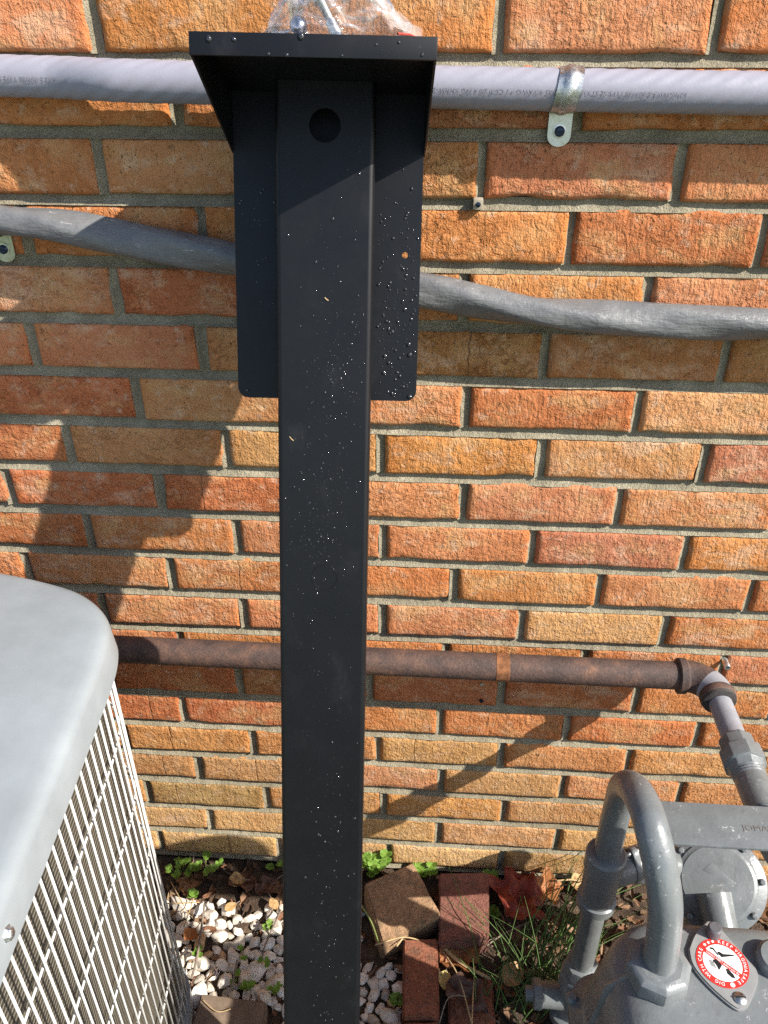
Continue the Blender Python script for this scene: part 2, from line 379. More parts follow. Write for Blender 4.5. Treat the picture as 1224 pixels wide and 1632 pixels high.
M_BRICK = mat_brick(); M_MORTAR = mat_mortar(); M_POST = mat_post(); M_SOIL = mat_soil()
M_RUST = mat_rust(); M_CABLE = mat_cable_new(); M_OLD = mat_cable_old(); M_COIL = mat_coil(); M_FILM = mat_film()
M_DROP = mat_drop(); M_METER = mat_meter()
M_RUSTO = mat_paint('orange_rust', (.20, .085, .038), .9, .5, .6, 120, .2, dirt=(.10, .05, .035, 1), dirt_amt=.7)
M_PIPEG = mat_paint('lilac_grey_pipe_paint', (.225, .228, .248), .5, .1, .25, 60, .4, dirt=(.12, .07, .05, 1), dirt_amt=.25)
M_ZINC = mat_metal('zinc_plate', (.84, .86, .86, 1), .40)
M_ZINCG = mat_metal('yellowed_zinc', (.62, .63, .50, 1), .34)
M_SCREW = mat_metal('dark_screw', (.05, .07, .13, 1), .35)
M_LID = mat_paint('pale_grey_lid_paint', (.225, .248, .262), .34, .10, .06, 12, .4, dirt=(.165, .18, .185, 1), dirt_amt=.45)
M_WIRE = mat_paint('white_wire_coating', (.52, .515, .49), .45, .05, .05, 40, .4)
M_INK = mat_flat('grey_ink', (.19, .19, .23), .7)
M_RED = mat_flat('sticker_red', (.62, .028, .022), .45); M_WHITE = mat_flat('sticker_white', (.80, .79, .77), .45); M_BLACK = mat_flat('sticker_black', (.012, .012, .012), .5)
def mat_loose(name, col, dirt):
    m = Mat(name); v = m.coord(); n = m.noise(v, 28, 5, .65); g = m.noise(v, 230, 4, .65)
    c = m.mix(m.ramp(n, [(.3, 0), (.7, 1)]), tuple(x * .72 for x in col) + (1,), tuple(x * 1.15 for x in col) + (1,))
    c = m.mix(m.ramp(m.noise(v, 40, 4, .7), [(.46, 0), (.66, .75)]), c, dirt)
    c = m.mix(.6, c, m.mix(1.0, c, m.ramp(g, [(.3, .55), (.7, 1.35)]), 'MULTIPLY'))
    m.set(Base_Color=c, Roughness=.95); m.b.inputs['Specular IOR Level'].default_value = .1
    m.bump(m.math('ADD', g, m.math('MULTIPLY', m.noise(v, 80, 4, .65), .8)), 1.0, .003); return m.m
M_LTAN = mat_loose('dusty_tan_brick', (.38, .235, .135), (.17, .125, .08, 1)); M_LRED = mat_loose('dusty_red_brick', (.235, .105, .078), (.12, .075, .055, 1)); M_LEDG = mat_loose('dirty_edging_brick', (.27, .105, .062), (.10, .065, .045, 1))
M_STONE = mat_attr('pale_gravel', 'tint', .85, .9, 70)
M_MULCH = mat_attr('leaf_mould', 'tint', .9, .5, 220)
M_WEED = mat_leaf('weed_leaf', (.14, .27, .035, 1), (.23, .38, .06, 1), trans=.35)
M_GRASS = mat_leaf('grass_blade', (.055, .115, .022, 1), (.11, .19, .045, 1), trans=.2)
M_STEM = mat_flat('plant_stem', (.16, .20, .06), .7)
M_STRAW = mat_paint('dry_straw', (.42, .30, .16), .8, .25, .3, 80, .2)
M_TWIG = mat_paint('grey_twig', (.19, .15, .12), .85, .3, .4, 80, .2)

# ------------------------------------------------------------------ ground
def axis(dense0, dense1, step, far):
    a = [-x for x in far[::-1]] if dense0 < 0 else []
    n = int(round((dense1 - dense0) / step)); return [-60, -20, -6, -2.2, -1.3] + [dense0 + (dense1 - dense0) * i / n for i in range(n + 1)] + far
def ground_z(x, y):
    k = max(0, min(1, (1.0 + y) / .3)) if y < -.7 else 1
    return k * (.010 * noise.noise((x * 9, y * 9, 3)) + .006 * noise.noise((x * 30, y * 30, 7)) + .003 * noise.noise((x * 90, y * 90, 1))) - .004
gx = axis(-.75, .85, .0085, [1.3, 2.2, 6, 20, 60]); gy = [-60, -20, -6, -2.2, -1.1] + [-.72 + .0085 * i for i in range(92)] + [.09, .3]
gv = [(x, y, ground_z(x, y) if (-.75 <= x <= .85 and -.72 <= y <= .07) else -.004) for y in gy for x in gx]
nx = len(gx); gf = [(j*nx+i, j*nx+i+1, (j+1)*nx+i+1, (j+1)*nx+i) for j in range(len(gy)-1) for i in range(nx-1)]
tag(mesh('ground', gv, gf, M_SOIL, sharp=0), 'dark soil at the foot of the brick wall', 'ground', kind='structure')

# ------------------------------------------------------------------ brick wall
ROW_H, ROW_Z0, BR_H = .0677, 1.335, .0567
BCOL = {'O': (190, 124, 76), 'P': (196, 132, 96), 'T': (194, 146, 98), 'R': (182, 108, 72), 'Y': (204, 168, 114), 'B': (158, 114, 76),
        'G': (196, 134, 78), 'K': (190, 126, 96), 'W': (214, 184, 132), 'D': (164, 132, 86), 'C': (206, 158, 108)}
# per row: pixel x of each head joint (measured at the pixel height given) and the look of each brick between them
ROWS = [
 (45,  [147, 470, 797, 1144], 'PGOPO'), (195, [282, 602, 920], 'GOKO'), (271, [160, 470, 768, 1084], 'OTTPP'),
 (372, [40, 323, 615, 910, 1218], 'OOGGRP'), (470, [184, 465, 740, 1032], 'PRTGP'), (570, [57, 323, 597, 869, 1157], 'PPTBBB'),
 (650, [-48, 222, 485, 743, 1019], 'ORTPRC'), (722, [112, 360, 608, 864, 1127], 'RTYGCK'), (790, [16, 255, 496, 739, 990, 1248], 'PRRPPPP'),
 (865, [146, 379, 611, 849, 1097], 'ROPPKG'), (930, [50, 275, 498, 724, 957, 1203], 'PTGOGPO'), (995, [170, 390, 610, 831, 1062], 'RPPPYO'),
 (1048, [290, 505, 711, 933, 1157], 'ROOGOP'), (1098, [180, 383, 590, 800, 1018], 'RRBRRO'), (1150, [294, 500, 702, 906, 1118], 'RROORO'),
 (1198, [205, 405, 602, 800, 1005], 'TGOTOG'), (1245, [319.5, 510, 703, 898, 1090], 'TTKTPO'), (1282, [240.6, 426, 612, 804, 990], 'TDTGTT'),
 (1328, [338, 520, 699, 890, 1075], 'YYYTTT'), (1365, [262, 446.5, 619, 800, 980], 'WWYWDD')]
wall = thing('brick_wall', 'orange and tan brick house wall with recessed grey mortar behind everything', 'wall', (0, 0, 0))
XL, XR = -1.28, 1.12
L_MOD = .2032
def brick_mesh(hx, hz, seed):
    xs = [-hx, -hx + .0018, -hx + .005]; n = max(3, int((2 * hx) / .012)); xs += [-hx + .010 + (2*hx - .020) * i / n for i in range(n + 1)]; xs += [hx - .005, hx - .0018, hx]
    zs = [-hz, -hz + .0018, -hz + .005, -hz * .55, -hz * .18, hz * .18, hz * .55, hz - .005, hz - .0018, hz]
    V = []; a, b = len(xs), len(zs)
    for j, z in enumerate(zs):
        for i, x in enumerate(xs):
            e = min(i, a - 1 - i, j, b - 1 - j); back = (.0042, .0012, .0002)[e] if e < 3 else 0
            w = noise.noise((x * 45 + seed, z * 45, seed)); w2 = noise.noise((x * 130 + seed, z * 130, seed + 5)); w3 = noise.noise((x * 25, z * 25 + seed, seed + 9))
            # nibbled arrises
            nb = max(0, w3 - .25) * .010 if e < 2 else 0
            dx = (.0012 * w + .0006 * w2) * (1 if i < 3 or i > a - 4 else .3); dz = (.0011 * w3 + .0006 * w2) * (1 if j < 3 or j > b - 4 else .3)
            V.append((x + dx - math.copysign(nb * .3, x) * (i < 2 or i > a - 3), back + nb * .5 - .0012 * w - .0005 * w2, z + dz - math.copysign(nb * .3, z) * (j < 2 or j > b - 3)))
    F = [(j*a+i, j*a+i+1, (j+1)*a+i+1, (j+1)*a+i) for j in range(b-1) for i in range(a-1)]
    ring = [i for i in range(a)] + [j*a + a-1 for j in range(1, b)] + [(b-1)*a + i for i in range(a-2, -1, -1)] + [j*a for j in range(b-2, 0, -1)]
    k = len(V)
    for q in ring: V.append((V[q][0], .035, V[q][2]))
    m = len(ring)
    F += [(ring[i], k + i, k + (i+1) % m, ring[(i+1) % m]) for i in range(m)]
    return V, F
head_joints = []; seed = 0
for ri in range(-3, 20):
    z = ROW_Z0 - ri * ROW_H
    if ri >= 0:
        py, js, look = ROWS[ri]; jx = [on_y(x, py).x for x in js]; look = list(look)
    else:
        jx = [on_y(ROWS[-ri % 2][1][0], ROWS[-ri % 2][0]).x + .006 * ri]; look = ['O', 'P']
        while jx[-1] < .3: jx.append(jx[-1] + L_MOD + rng.uniform(-.003, .003)); look.append(rng.choice('OPGTR'))
    while jx[0] > XL: jx.insert(0, jx[0] - L_MOD + rng.uniform(-.003, .003)); look.insert(0, rng.choice('OPGTR' if ri < 15 else 'TYT'))
    while jx[-1] < XR: jx.append(jx[-1] + L_MOD + rng.uniform(-.003, .003)); look.append(rng.choice('OPGTR' if ri < 15 else 'TYT'))
    for i in range(len(jx) - 1):
        x0, x1 = jx[i] + .0052 + rng.uniform(-.001, .0012), jx[i+1] - .0052 + rng.uniform(-.0012, .001)
        if i: head_joints.append((jx[i], z))
        seed += 1.37
        V, F = brick_mesh((x1 - x0) / 2, BR_H / 2 + rng.uniform(-.0008, .0008), seed)
        o = mesh('brick', V, F, M_BRICK, wall, sharp=60)
        o.location = ((x0 + x1) / 2, rng.uniform(-.0008, .0012), z + rng.uniform(-.0008, .0008)); o.rotation_euler = (rng.uniform(-.006, .006), rng.uniform(-.004, .004), rng.uniform(-.004, .004))
        c = srgb(*(.62 * u_ + .38 * v_ for u_, v_ in zip(BCOL[look[i + 1]], (196, 130, 84) if ri < 15 else (206, 164, 110)))); q = rng.uniform(.9, 1.08)
        o.color = (c[0] * q, c[1] * q * rng.uniform(.95, 1.05), c[2] * q * rng.uniform(.92, 1.08), 1)
mb = MB()
for ri in range(-3, 21):                            # bed joints: weathered profile, deep under the brick above
    zt, zb = ROW_Z0 - (ri - 1) * ROW_H - BR_H / 2 + .001, ROW_Z0 - ri * ROW_H + BR_H / 2 - .001
    n = int((XR - XL) / .006); prof = [(0, .034), (.02, .0088), (.35, .0080), (.66, .0062), (.86, .0036), (.985, .0012), (1.0, .034)]
    V = []
    for i in range(n + 1):
        x = XL + (XR - XL) * i / n; w = noise.noise((x * 22, ri * 3.1, 2)); w2 = noise.noise((x * 120, ri * 3.1, 5))
        for t, dd in prof: V.append((x, dd + (.0022 * w + .0014 * w2) * (dd < .03) - (.0022 * max(0, w) if t > .6 and dd < .03 else 0), zt + (zb - zt) * t + (.0006 * w2 if .1 < t < .95 else 0)))
    k = len(prof); mb.add(V, [(i*k+j, i*k+j+1, (i+1)*k+j+1, (i+1)*k+j) for i in range(n) for j in range(k-1)])
for x, z in head_joints:
    prof = [(0, .034), (.02, .0022), (.2, .0042), (.42, .0068), (.75, .0082), (.98, .0082), (1, .034)]; V = []
    hw = .0070
    for i in range(9):
        zz = z - BR_H / 2 - .001 + (BR_H + .002) * i / 8; w = noise.noise((x * 60, zz * 40, 4)); w2 = noise.noise((x * 60, zz * 160, 8))
        for t, dd in prof: V.append((x - hw + 2 * hw * t + .0006 * w, dd + (.0010 * w + .0008 * w2) * (dd < .03), zz))
    k = len(prof); mb.add(V, [(i*k+j, (i+1)*k+j, (i+1)*k+j+1, i*k+j+1) for i in range(8) for j in range(k-1)])
mb.add([(XL, .033, -.06), (XR, .033, -.06), (XR, .033, 1.6), (XL, .033, 1.6)], [(0, 1, 2, 3)])
mb.build('mortar', M_MORTAR, wall, sharp=50)

# ------------------------------------------------------------------ upper cable with straps
def smooth_path(pts, n):
    out = []; m = len(pts); P = [Vector(p) for p in pts]
    for i in range(m - 1):
        p0, p1, p2, p3 = P[max(i-1, 0)], P[i], P[i+1], P[min(i+2, m-1)]
        for k in range(n):
            t = k / n; out.append(.5 * ((2*p1) + (p2 - p0)*t + (2*p0 - 5*p1 + 4*p2 - p3)*t*t + (-p0 + 3*p1 - 3*p2 + p3)*t**3))
    out.append(P[-1]); return out
CR = .0190
def CYF(x):                                         # the cable bows off the wall where the post leans on it
    st = lambda a, b: (lambda t: t * t * (3 - 2 * t))(max(0, min(1, (x - a) / (b - a))))
    return -.0200 - .0165 * st(-.43, -.35) * (1 - st(-.22, -.07))
def cable_z(x): return 1.2778 - .0155 * x + .008 * x * x
cab = thing('service_cable', 'pale lilac-grey twisted cable strapped level along the brick wall near the top', 'cable', (0, 0, cable_z(0)))
n = 700; pts = [Vector((XL + (XR - XL) * i / n, CYF(XL + (XR - XL) * i / n), cable_z(XL + (XR - XL) * i / n) - cable_z(0))) for i in range(n + 1)]
def ridges(a, i):
    x = pts[i].x; ph = a * 1.0 + x * 2 * math.pi / .165
    s1 = math.cos(8 * a + x * 2 * math.pi / .0215 + .5 * math.sin(x * 31)); return 1 + .0125 * s1 * (1 + .5 * math.sin(x * 13)) + .006 * math.cos(2 * ph)
mb = MB(); mb.tube(pts, CR, 72, True, shape=ridges); mb.build('jacket', M_CABLE, cab, sharp=0)
TXT = 'KINGWIRE E-309788 TYPE SE STYLE U AL CDRS 4/0 AWG + 1 CDR 2/0 AWG XHHW-2'
def cable_text(x_start, length):
    vs, fs = text_mesh(TXT, .006)
    w = max(v.x for v in vs); sx = length / w; V = []
    for v in vs:
        x = x_start - v.x * sx; a = (v.y - .002) * 1.05 / CR + .04    # upside down: rotated half a turn on the wall
        z0 = cable_z(x) - cable_z(0); R = CR * 1.028
        V.append((x, CYF(x) - R * math.cos(a), z0 - R * math.sin(a) + .0))
    mesh('lettering', V, fs, M_INK, cab, smooth=False)
cable_text(.1925, .2395); cable_text(-.397, .2395)

def strap(name, label, x, zc, R, tabdir, mat, tilt, group):
    CY = CYF(x)
    s = thing(name, label, 'strap', (x, 0, zc), group); w = .0115
    mb = MB(); V = []; cols = [-1, -.62, -.45, -.2, .2, .45, .62, 1]; lift = [0, 0, .0004, .0017, .0017, .0004, 0, 0]; path = []
    for k in range(25):                             # band: over the cable from the wall above to the wall below
        a = math.radians(100 - 200 * k / 24); path.append((CY - R * math.cos(a) if abs(a) < 1.75 else -.001, R * math.sin(a), math.cos(a), math.sin(a)))
    for (y, z, ca, sa) in path:
        for c, l in zip(cols, lift): V.append((c * w + tilt * z, y - ca * l, z + sa * l))
    k = len(cols); F = [(i*k+j, i*k+j+1, (i+1)*k+j+1, (i+1)*k+j) for i in range(24) for j in range(k-1)]
    bm = bmesh.new(); bv = [bm.verts.new(v) for v in V]; [bm.faces.new([bv[i] for i in f]) for f in F]
    bmesh.ops.solidify(bm, geom=bm.faces[:], thickness=.0011); from_bm('band', bm, mat, s, sharp=40)
    zt = -R - .001; x0 = tilt * zt
    o2 = rrect(x0 - .0118 + tilt * .02, zt - .0315, x0 + .0118 + tilt * .02, zt + .004, (.011, .011, .002, .002), 6)
    bm = sheet(o2, [], .0016, lambda u, v, t: Vector((u + tilt * (v - zt) * .0, -.0012 - t, v))); from_bm('tab', bm, mat, s)
    cz = zt - .0170; cx = x0 + tilt * .02
    mb = MB(); mb._lathe(Vector((cx, -.0029, cz)), Vector((0, -1, 0)), [(0, .0066), (.0012, .0066), (.0014, .0052)], 24, None); mb.build('washer', mat, s)
    mb = MB(); mb._lathe(Vector((cx, -.0044, cz)), Vector((0, -1, 0)), [(0, .0052), (.0018, .0050), (.0028, .0040), (.0030, .0001)], 20, None); sc = mb.build('screw', M_SCREW, s)
    mb = MB(); mb.box((cx - .0035, -.0078, cz - .0005), (cx + .0035, -.0073, cz + .0005)); mb.build('slot', M_BLACK, sc)
    return s
strap('cable_strap', 'shiny zinc one-hole strap holding the lilac-grey cable, dark screw in its tab', .0815, cable_z(.0815), CR + .0016, -1, M_ZINC, .16, 'cable straps')

# ------------------------------------------------------------------ lower cable, old and twisted
old = thing('old_cable', 'weathered dark grey twisted cable sagging across the bricks behind the black post', 'cable', (0, 0, 1.08))
ctrl = [(-1.28, 1.155), (-1.02, 1.16), (-.80, 1.163), (-.62, 1.158), (-.517, 1.148), (-.448, 1.1424), (-.380, 1.1300), (-.3115, 1.1180), (-.2565, 1.1095), (-.15, 1.094), (-.0486, 1.0786), (.0073, 1.0680), (.0703, 1.0585), (.1397, 1.0535), (.2088, 1.0505), (.2636, 1.0488), (.3271, 1.0488), (.6, 1.052), (.92, 1.06), (1.12, 1.064)]
pts = smooth_path([(x, -.0235, z - 1.08) for x, z in ctrl], 24)
def flat(a, i):
    x = pts[i].x; ph = a - x * 11.0 - .5; lump = .022 * noise.noise((x * 22, math.cos(a), math.sin(a))) + .010 * noise.noise((x * 60, math.cos(a) * 2, math.sin(a) * 2))
    return 1 / (abs(math.cos(ph) / 1.13) ** 2.8 + abs(math.sin(ph) / .91) ** 2.8) ** (1 / 2.8) + .012 * noise.noise((x * 25, 3 * math.cos(ph + x * 30), 3 * math.sin(ph + x * 30))) + lump
mb = MB(); mb.tube(pts, .0165, 48, True, shape=flat); mb.build('jacket', M_OLD, old, sharp=0)
s2 = strap('cable_strap', 'dull yellowish strap tab with dark screw under the old cable at the left edge', -.531, 1.1495, .0200, -1, M_ZINCG, .05, 'cable straps')

# ------------------------------------------------------------------ small fixings in the wall
p = on_y(762, 325, -.003)
cl = thing('cable_clip', 'tiny beige square wall clip with a nail in the mortar', 'clip', p)
mb = MB(); mb.box((-.0052, -.004, -.0055), (.0052, .008, .0055)); mb.build('body', mat_flat('clip_plastic', (.34, .29, .22), .6), cl, bevel=.001)
mb = MB(); mb._lathe(Vector((0, -.0041, 0)), Vector((0, -1, 0)), [(0, .0028), (.0012, .0026), (.0016, .001)], 14, None); mb.build('nail_head', M_SCREW, cl)
p = on_y(1157, 1058, -.005)
an = thing('wall_anchor', 'small open zinc tube anchor in the mortar above the pipe elbow', 'anchor', p)
mb = MB(); mb._lathe(Vector((0, .012, 0)), Vector((0, -1, 0)), [(0, .0045), (.020, .0045), (.0205, .0042), (.0205, .0030), (.012, .0028)], 18, None); mb.build('sleeve', M_ZINC, an)
for k, (x, y, lab) in enumerate(((768, 1089, 'upper of two small nail heads in the brick below the rusty pipe'), (767, 1115, 'lower of two small nail heads in the brick below the rusty pipe'))):
    p = on_y(x, y, 0); nl = thing('nail', lab, 'nail', p, 'nails below the rusty pipe')
    mb = MB(); mb._lathe(Vector((0, .006, 0)), Vector((0, -1, 0)), [(0, .0018), (.0085, .0018), (.0086, .0032), (.0098, .0030), (.0101, .001)], 14, None); mb.build('head', M_SCREW if k else M_ZINC, nl)

# ------------------------------------------------------------------ black post leaning against the wall
PW, PT, PD = .0915, .045, .165                       # post width, depth; hood depth
U = Vector((-.0034, -.3036, -.9528)); T = Vector((-.14395, -.10134, 1.27115)); N = Vector((0, -.9528, .3036))
yaw = math.radians(3.3); ex = Vector((1, 0, 0)); up = -U.normalized()
N = (N - up * N.dot(up)).normalized(); ex = up.cross(-N) * -1
ex = (-N).cross(up) * 1
ex = ex if ex.x > 0 else -ex
N2 = (N * math.cos(yaw) + ex * math.sin(yaw)).normalized(); EX = (ex * math.cos(yaw) - N * math.sin(yaw)).normalized()
LEN = 1.3198
base = T - N2 * (PT) + U.normalized() * LEN         # local origin: centre of the back of the post at its foot
post = thing('black_post', 'black steel equipment post with hood, leaning on the brick wall, wet with droplets', 'post')
post.matrix_world = Matrix(((EX.x, -N2.x, up.x, base.x), (EX.y, -N2.y, up.y, base.y), (EX.z, -N2.z, up.z, base.z), (0, 0, 0, 1)))
# local: x right, -y out of the wall, z up the post; z = LEN - s
ZTOP = LEN + .0190; HOLE_Z, HOLE_R = LEN - .0183, .0145
rr = .0045; sec = rrect(-PW/2, -PT, PW/2, 0, (rr, rr, rr, rr), 5)   # section (x, y)
mb = MB(); k = len(sec)
front = [i for i, (x, y) in enumerate(sec) if abs(y + PT) < 1e-6]   # the two ends of the flat front
V = [(x, y, z) for z in (0, ZTOP) for x, y in sec]
F = []
for i in range(k):
    j = (i + 1) % k
    if abs(sec[i][1] + PT) < 1e-6 and abs(sec[j][1] + PT) < 1e-6: continue
    F.append((i, j, k + j, k + i))
F.append(tuple(range(k))[::-1]); F.append(tuple(range(k, 2*k)))
mb.add(V, F); mb.build('tube_wall', M_POST, post, sharp=50)
fx = PW/2 - rr
bm = sheet([(-fx, 0), (fx, 0), (fx, ZTOP), (-fx, ZTOP)], [circle(0, HOLE_Z, HOLE_R, 36, False)], .003, lambda u, v, t: Vector((u, -PT + t, v)))
from_bm('front_face', bm, M_POST, post, sharp=30)
mb = MB(); mb.tube([(.0015 + .0132 * math.cos(2*math.pi*i/48), -PT, LEN - .4520 + .0132 * math.sin(2*math.pi*i/48)) for i in range(49)], .00042, 6, False)
mb.build('knockout', M_POST, post, sharp=20)
PWID = .185; pz0, pz1 = LEN - .2722, LEN + .0202
hx = (on_y(649, 409, -.09).x + .1437)
bm = sheet(rrect(-PWID/2, pz0, PWID/2, pz1, (.011, .011, 0, 0), 6), [circle(.0770, LEN - .127, .0030, 18, False)], .0028, lambda u, v, t: Vector((u, .0004 + t, v)))
from_bm('back_plate', bm, M_POST, post, sharp=30)
zt = LEN + .0222; hw = .0945
mb = MB(); mb.box((-hw + .0002, -PD + .0020, zt - .0030), (hw - .0002, .0040, zt - .0003)); mb.build('hood_top', M_POST, post, bevel=.0006)
mb = MB(); mb.box((-hw, -PD, zt - .0165), (hw, -PD + .003, zt)); mb.build('hood_lip', M_POST, post, bevel=.0009)
for sgn in (-1, 1):
    xo, xi = sgn * (hw - .0004), sgn * (hw - .0024); lo = LEN - .0355
    V = [(x, y, z) for x in (xo, xi) for (y, z) in ((-PD + .0015, zt - .0015), (-PD + .0015, zt - .0162), (.0036, lo), (.0036, zt - .0015))]
    mb = MB(); mb.add(V, [(0,1,2,3), (7,6,5,4), (0,4,5,1), (1,5,6,2), (2,6,7,3), (3,7,4,0)]); mb.build('hood_side', M_POST, post, bevel=.0004, seg=1)
# droplets
def drops(parent, spots, name='water_droplets'):
    mb = MB()
    for (x, y, z, q, hgt, nrm, el) in spots:
        V = []; n = 10
        ax = Vector(nrm); uu = Vector((1, 0, 0)) ; ww = Vector((0, 0, 1))
        for (rr_, hh) in ((1, 0), (.97, .30), (.78, .68), (.45, .93)):
            for k in range(n):
                a = 2 * math.pi * k / n; w = 1 + .10 * math.sin(2 * a + x * 900)
                V.append(Vector((x, y, z)) + uu * q * rr_ * w * math.cos(a) + ww * q * rr_ * w * el * math.sin(a) + ax * (hgt * q * hh))
        V.append(Vector((x, y, z)) + ax * hgt * q)
        F = [(i*n+k, i*n+(k+1) % n, (i+1)*n+(k+1) % n, (i+1)*n+k) for i in range(3) for k in range(n)] + [(3*n+k, 3*n+(k+1) % n, 4*n) for k in range(n)]
        mb.add(V, F)
    o = mb.build(name, M_DROP, parent, sharp=0); o['kind'] = 'stuff'; return o
sp = []; rd = random.Random(5)
def scatter(cnt, cx, cz, sx, sz, q0, q1, y, lim, sp):
    for _ in range(cnt):
        x = rd.gauss(cx, sx); z = rd.gauss(cz, sz)
        if not (lim[0] < x < lim[1] and lim[2] < z < lim[3]): continue
        q = q0 + (q1 - q0) * rd.random() ** 3
        sp.append((x, y, z, q, rd.uniform(.55, .85), (0, -1, 0), rd.uniform(1, 1.3)))
lim = (-fx + .002, fx - .002, .2, LEN - .05)
scatter(130, .018, LEN - .235, .016, .035, .0004, .0013, -PT, lim, sp); scatter(150, .003, LEN - .36, .018, .05, .0004, .0013, -PT, lim, sp)
scatter(70, -.008, LEN - .42, .018, .05, .0004, .0013, -PT, lim, sp); scatter(40, .01, LEN - .15, .022, .05, .0005, .0016, -PT, lim, sp)
scatter(24, .0, LEN - .58, .014, .05, .0004, .0011, -PT, lim, sp); scatter(60, .014, LEN - .78, .016, .07, .0005, .0016, -PT, lim, sp); scatter(70, .012, LEN - .95, .015, .08, .0005, .0016, -PT, lim, sp)
drops(post, sp)
sp = []; limr = (PW/2 + .004, PWID/2 - .003, pz0 + .004, LEN - .045)
scatter(240, .072, LEN - .17, .016, .07, .0005, .0017, .0004, limr, sp); scatter(40, .07, LEN - .25, .014, .02, .0006, .0024, .0004, limr, sp)
liml = (-PWID/2 + .003, -PW/2 - .004, pz0 + .004, LEN - .035); scatter(80, -.060, LEN - .10, .012, .06, .0004, .0014, .0004, liml, sp)
sp = [(x, y - .0001, z, q, h_, nn, e) for x, y, z, q, h_, nn, e in sp]
for dx, dz, q in ((-.079, .0125, .0022), (-.060, .0125, .0017), (-.009, .0160, .0024), (.048, .011, .0010), (-.034, .002, .0012), (.065, .013, .0011), (.083, .004, .0012), (-.02, .0015, .0014), (.022, .002, .001)):
    sp.append((dx, -PD, zt - .0165 + dz * .9, q, .7, (0, -1, 0), 1.15))
drops(post, sp)
# pale flecks stuck to the front
for (x, z, dx, dz, w) in ((.0005, LEN - .170, .0035, -.0028, .0008), (-.034, LEN - .305, .004, -.004, .0006)):
    mb = MB(); mb.tube([(x, -PT - .0003, z), (x + dx * .5, -PT - .0006, z + dz * .6), (x + dx, -PT - .0003, z + dz)], w * .7, 6); mb.build('dried_fleck', M_STRAW, post)

# ------------------------------------------------------------------ bag of bolts on the hood
PMW = post.matrix_world.copy()
def P2W(x, y, z): return PMW @ Vector((x, y, z))
bag = thing('plastic_bag', 'crumpled clear plastic zip bag lying on top of the black hood', 'bag')
bag.matrix_world = PMW @ Matrix.Translation((.018, -.115, zt + .0012))
bm = bmesh.new(); bmesh.ops.create_icosphere(bm, subdivisions=5, radius=1.0)
for v in bm.verts:
    c = v.co.copy(); xx = c.x * .064; w = 1 - .25 * max(0, c.x)
    prof = .050 * (1 - abs(c.x) ** 2.2) ** .8 + .004
    z = (c.z * .5 + .5) * prof * w; y = c.y * .046 * (1 - .25 * abs(c.x) ** 2)
    cr = noise.noise((c.x * 3.1, c.y * 3.1, c.z * 3.1)); rd1 = abs(noise.noise((c.x * 2.2 + 5, c.y * 2.2, c.z * 2.2))); rd2 = abs(noise.noise((c.x * 5 + 9, c.y * 5, c.z * 5 + 2)))
    rd3 = abs(noise.noise((c.x * 9 + 4, c.y * 9, c.z * 9 + 7)))
    k = 1.06 + .20 * cr - .42 * (rd1 - .2) - .34 * (rd2 - .2) - .16 * rd3
    v.co = Vector((xx * (1 + .08 * cr), y * k, max(.0004, z * (k if c.z > -.6 else 1))))
from_bm('film', bm, M_FILM, bag, sharp=0)
mb = MB(); mb.tube([(.046, -.036, .004), (.056, -.022, .0075), (.066, -.006, .008)], .0009, 8); mb.build('zip_strip', mat_flat('zip_red', (.36, .05, .04), .5), bag)
mb = MB(); V = []
for i in range(9):
    for j in range(3): V.append((.045 + .021 * i / 8, -.040 + .034 * i / 8, .0065 + .006 * j * (1 - .03 * i) + .001 * math.sin(i)))
mb.add(V, [(i*3+j, (i+1)*3+j, (i+1)*3+j+1, i*3+j+1) for i in range(8) for j in range(2)]); mb.build('closure_flap', M_FILM, bag)
def bolt(name, label, at_, dirn, L, R):
    b = thing(name, label, 'bolt', (0, 0, 0), 'bolts in the bag'); b.matrix_world = PMW @ Matrix.Translation(at_)
    dv = Vector(dirn).normalized()
    mb = MB(); pr = [(0, R * .8), (.001, R)]
    t = .001
    while t < L * .55: pr += [(t + .0004, R * .88), (t + .0009, R)]; t += .0013
    pr += [(L * .56, R * 1.02), (L * .57, R * 1.32), (L * .99, R * 1.32), (L, R * 1.2)]
    mb._lathe(Vector((0, 0, 0)), dv, pr, 18, None); mb.build('shank', M_ZINC, b)
    mb = MB(); mb._lathe(dv * L * .18, dv, [(0, R * 1.8), (.0055, R * 1.8)], 6, None); mb.build('nut', M_ZINC, b, bevel=.0006)
    return b
bolt('anchor_bolt', 'zinc sleeve anchor bolt standing slanted inside the clear bag', (-.004, -.128, zt + .046), (.42, -.18, -.80), .058, .0036)
bolt('anchor_bolt', 'zinc anchor bolt lying low at the left inside the clear bag', (-.022, -.120, zt + .012), (-.62, .2, -.05), .05, .0042)
wsh = thing('dome_nut', 'bluish zinc dome nut beside the slanted bolt in the bag', 'nut'); wsh.matrix_world = PMW @ Matrix.Translation((-.0150, -.128, zt + .013))
mb = MB(); mb._lathe(Vector((0, 0, 0)), Vector((.1, -.5, .8)), [(0, .0075), (.0045, .0075), (.0075, .0060), (.0095, .003), (.010, .0001)], 18, None); mb.build('cap', mat_metal('blue_zinc', (.50, .56, .72, 1), .25), wsh)

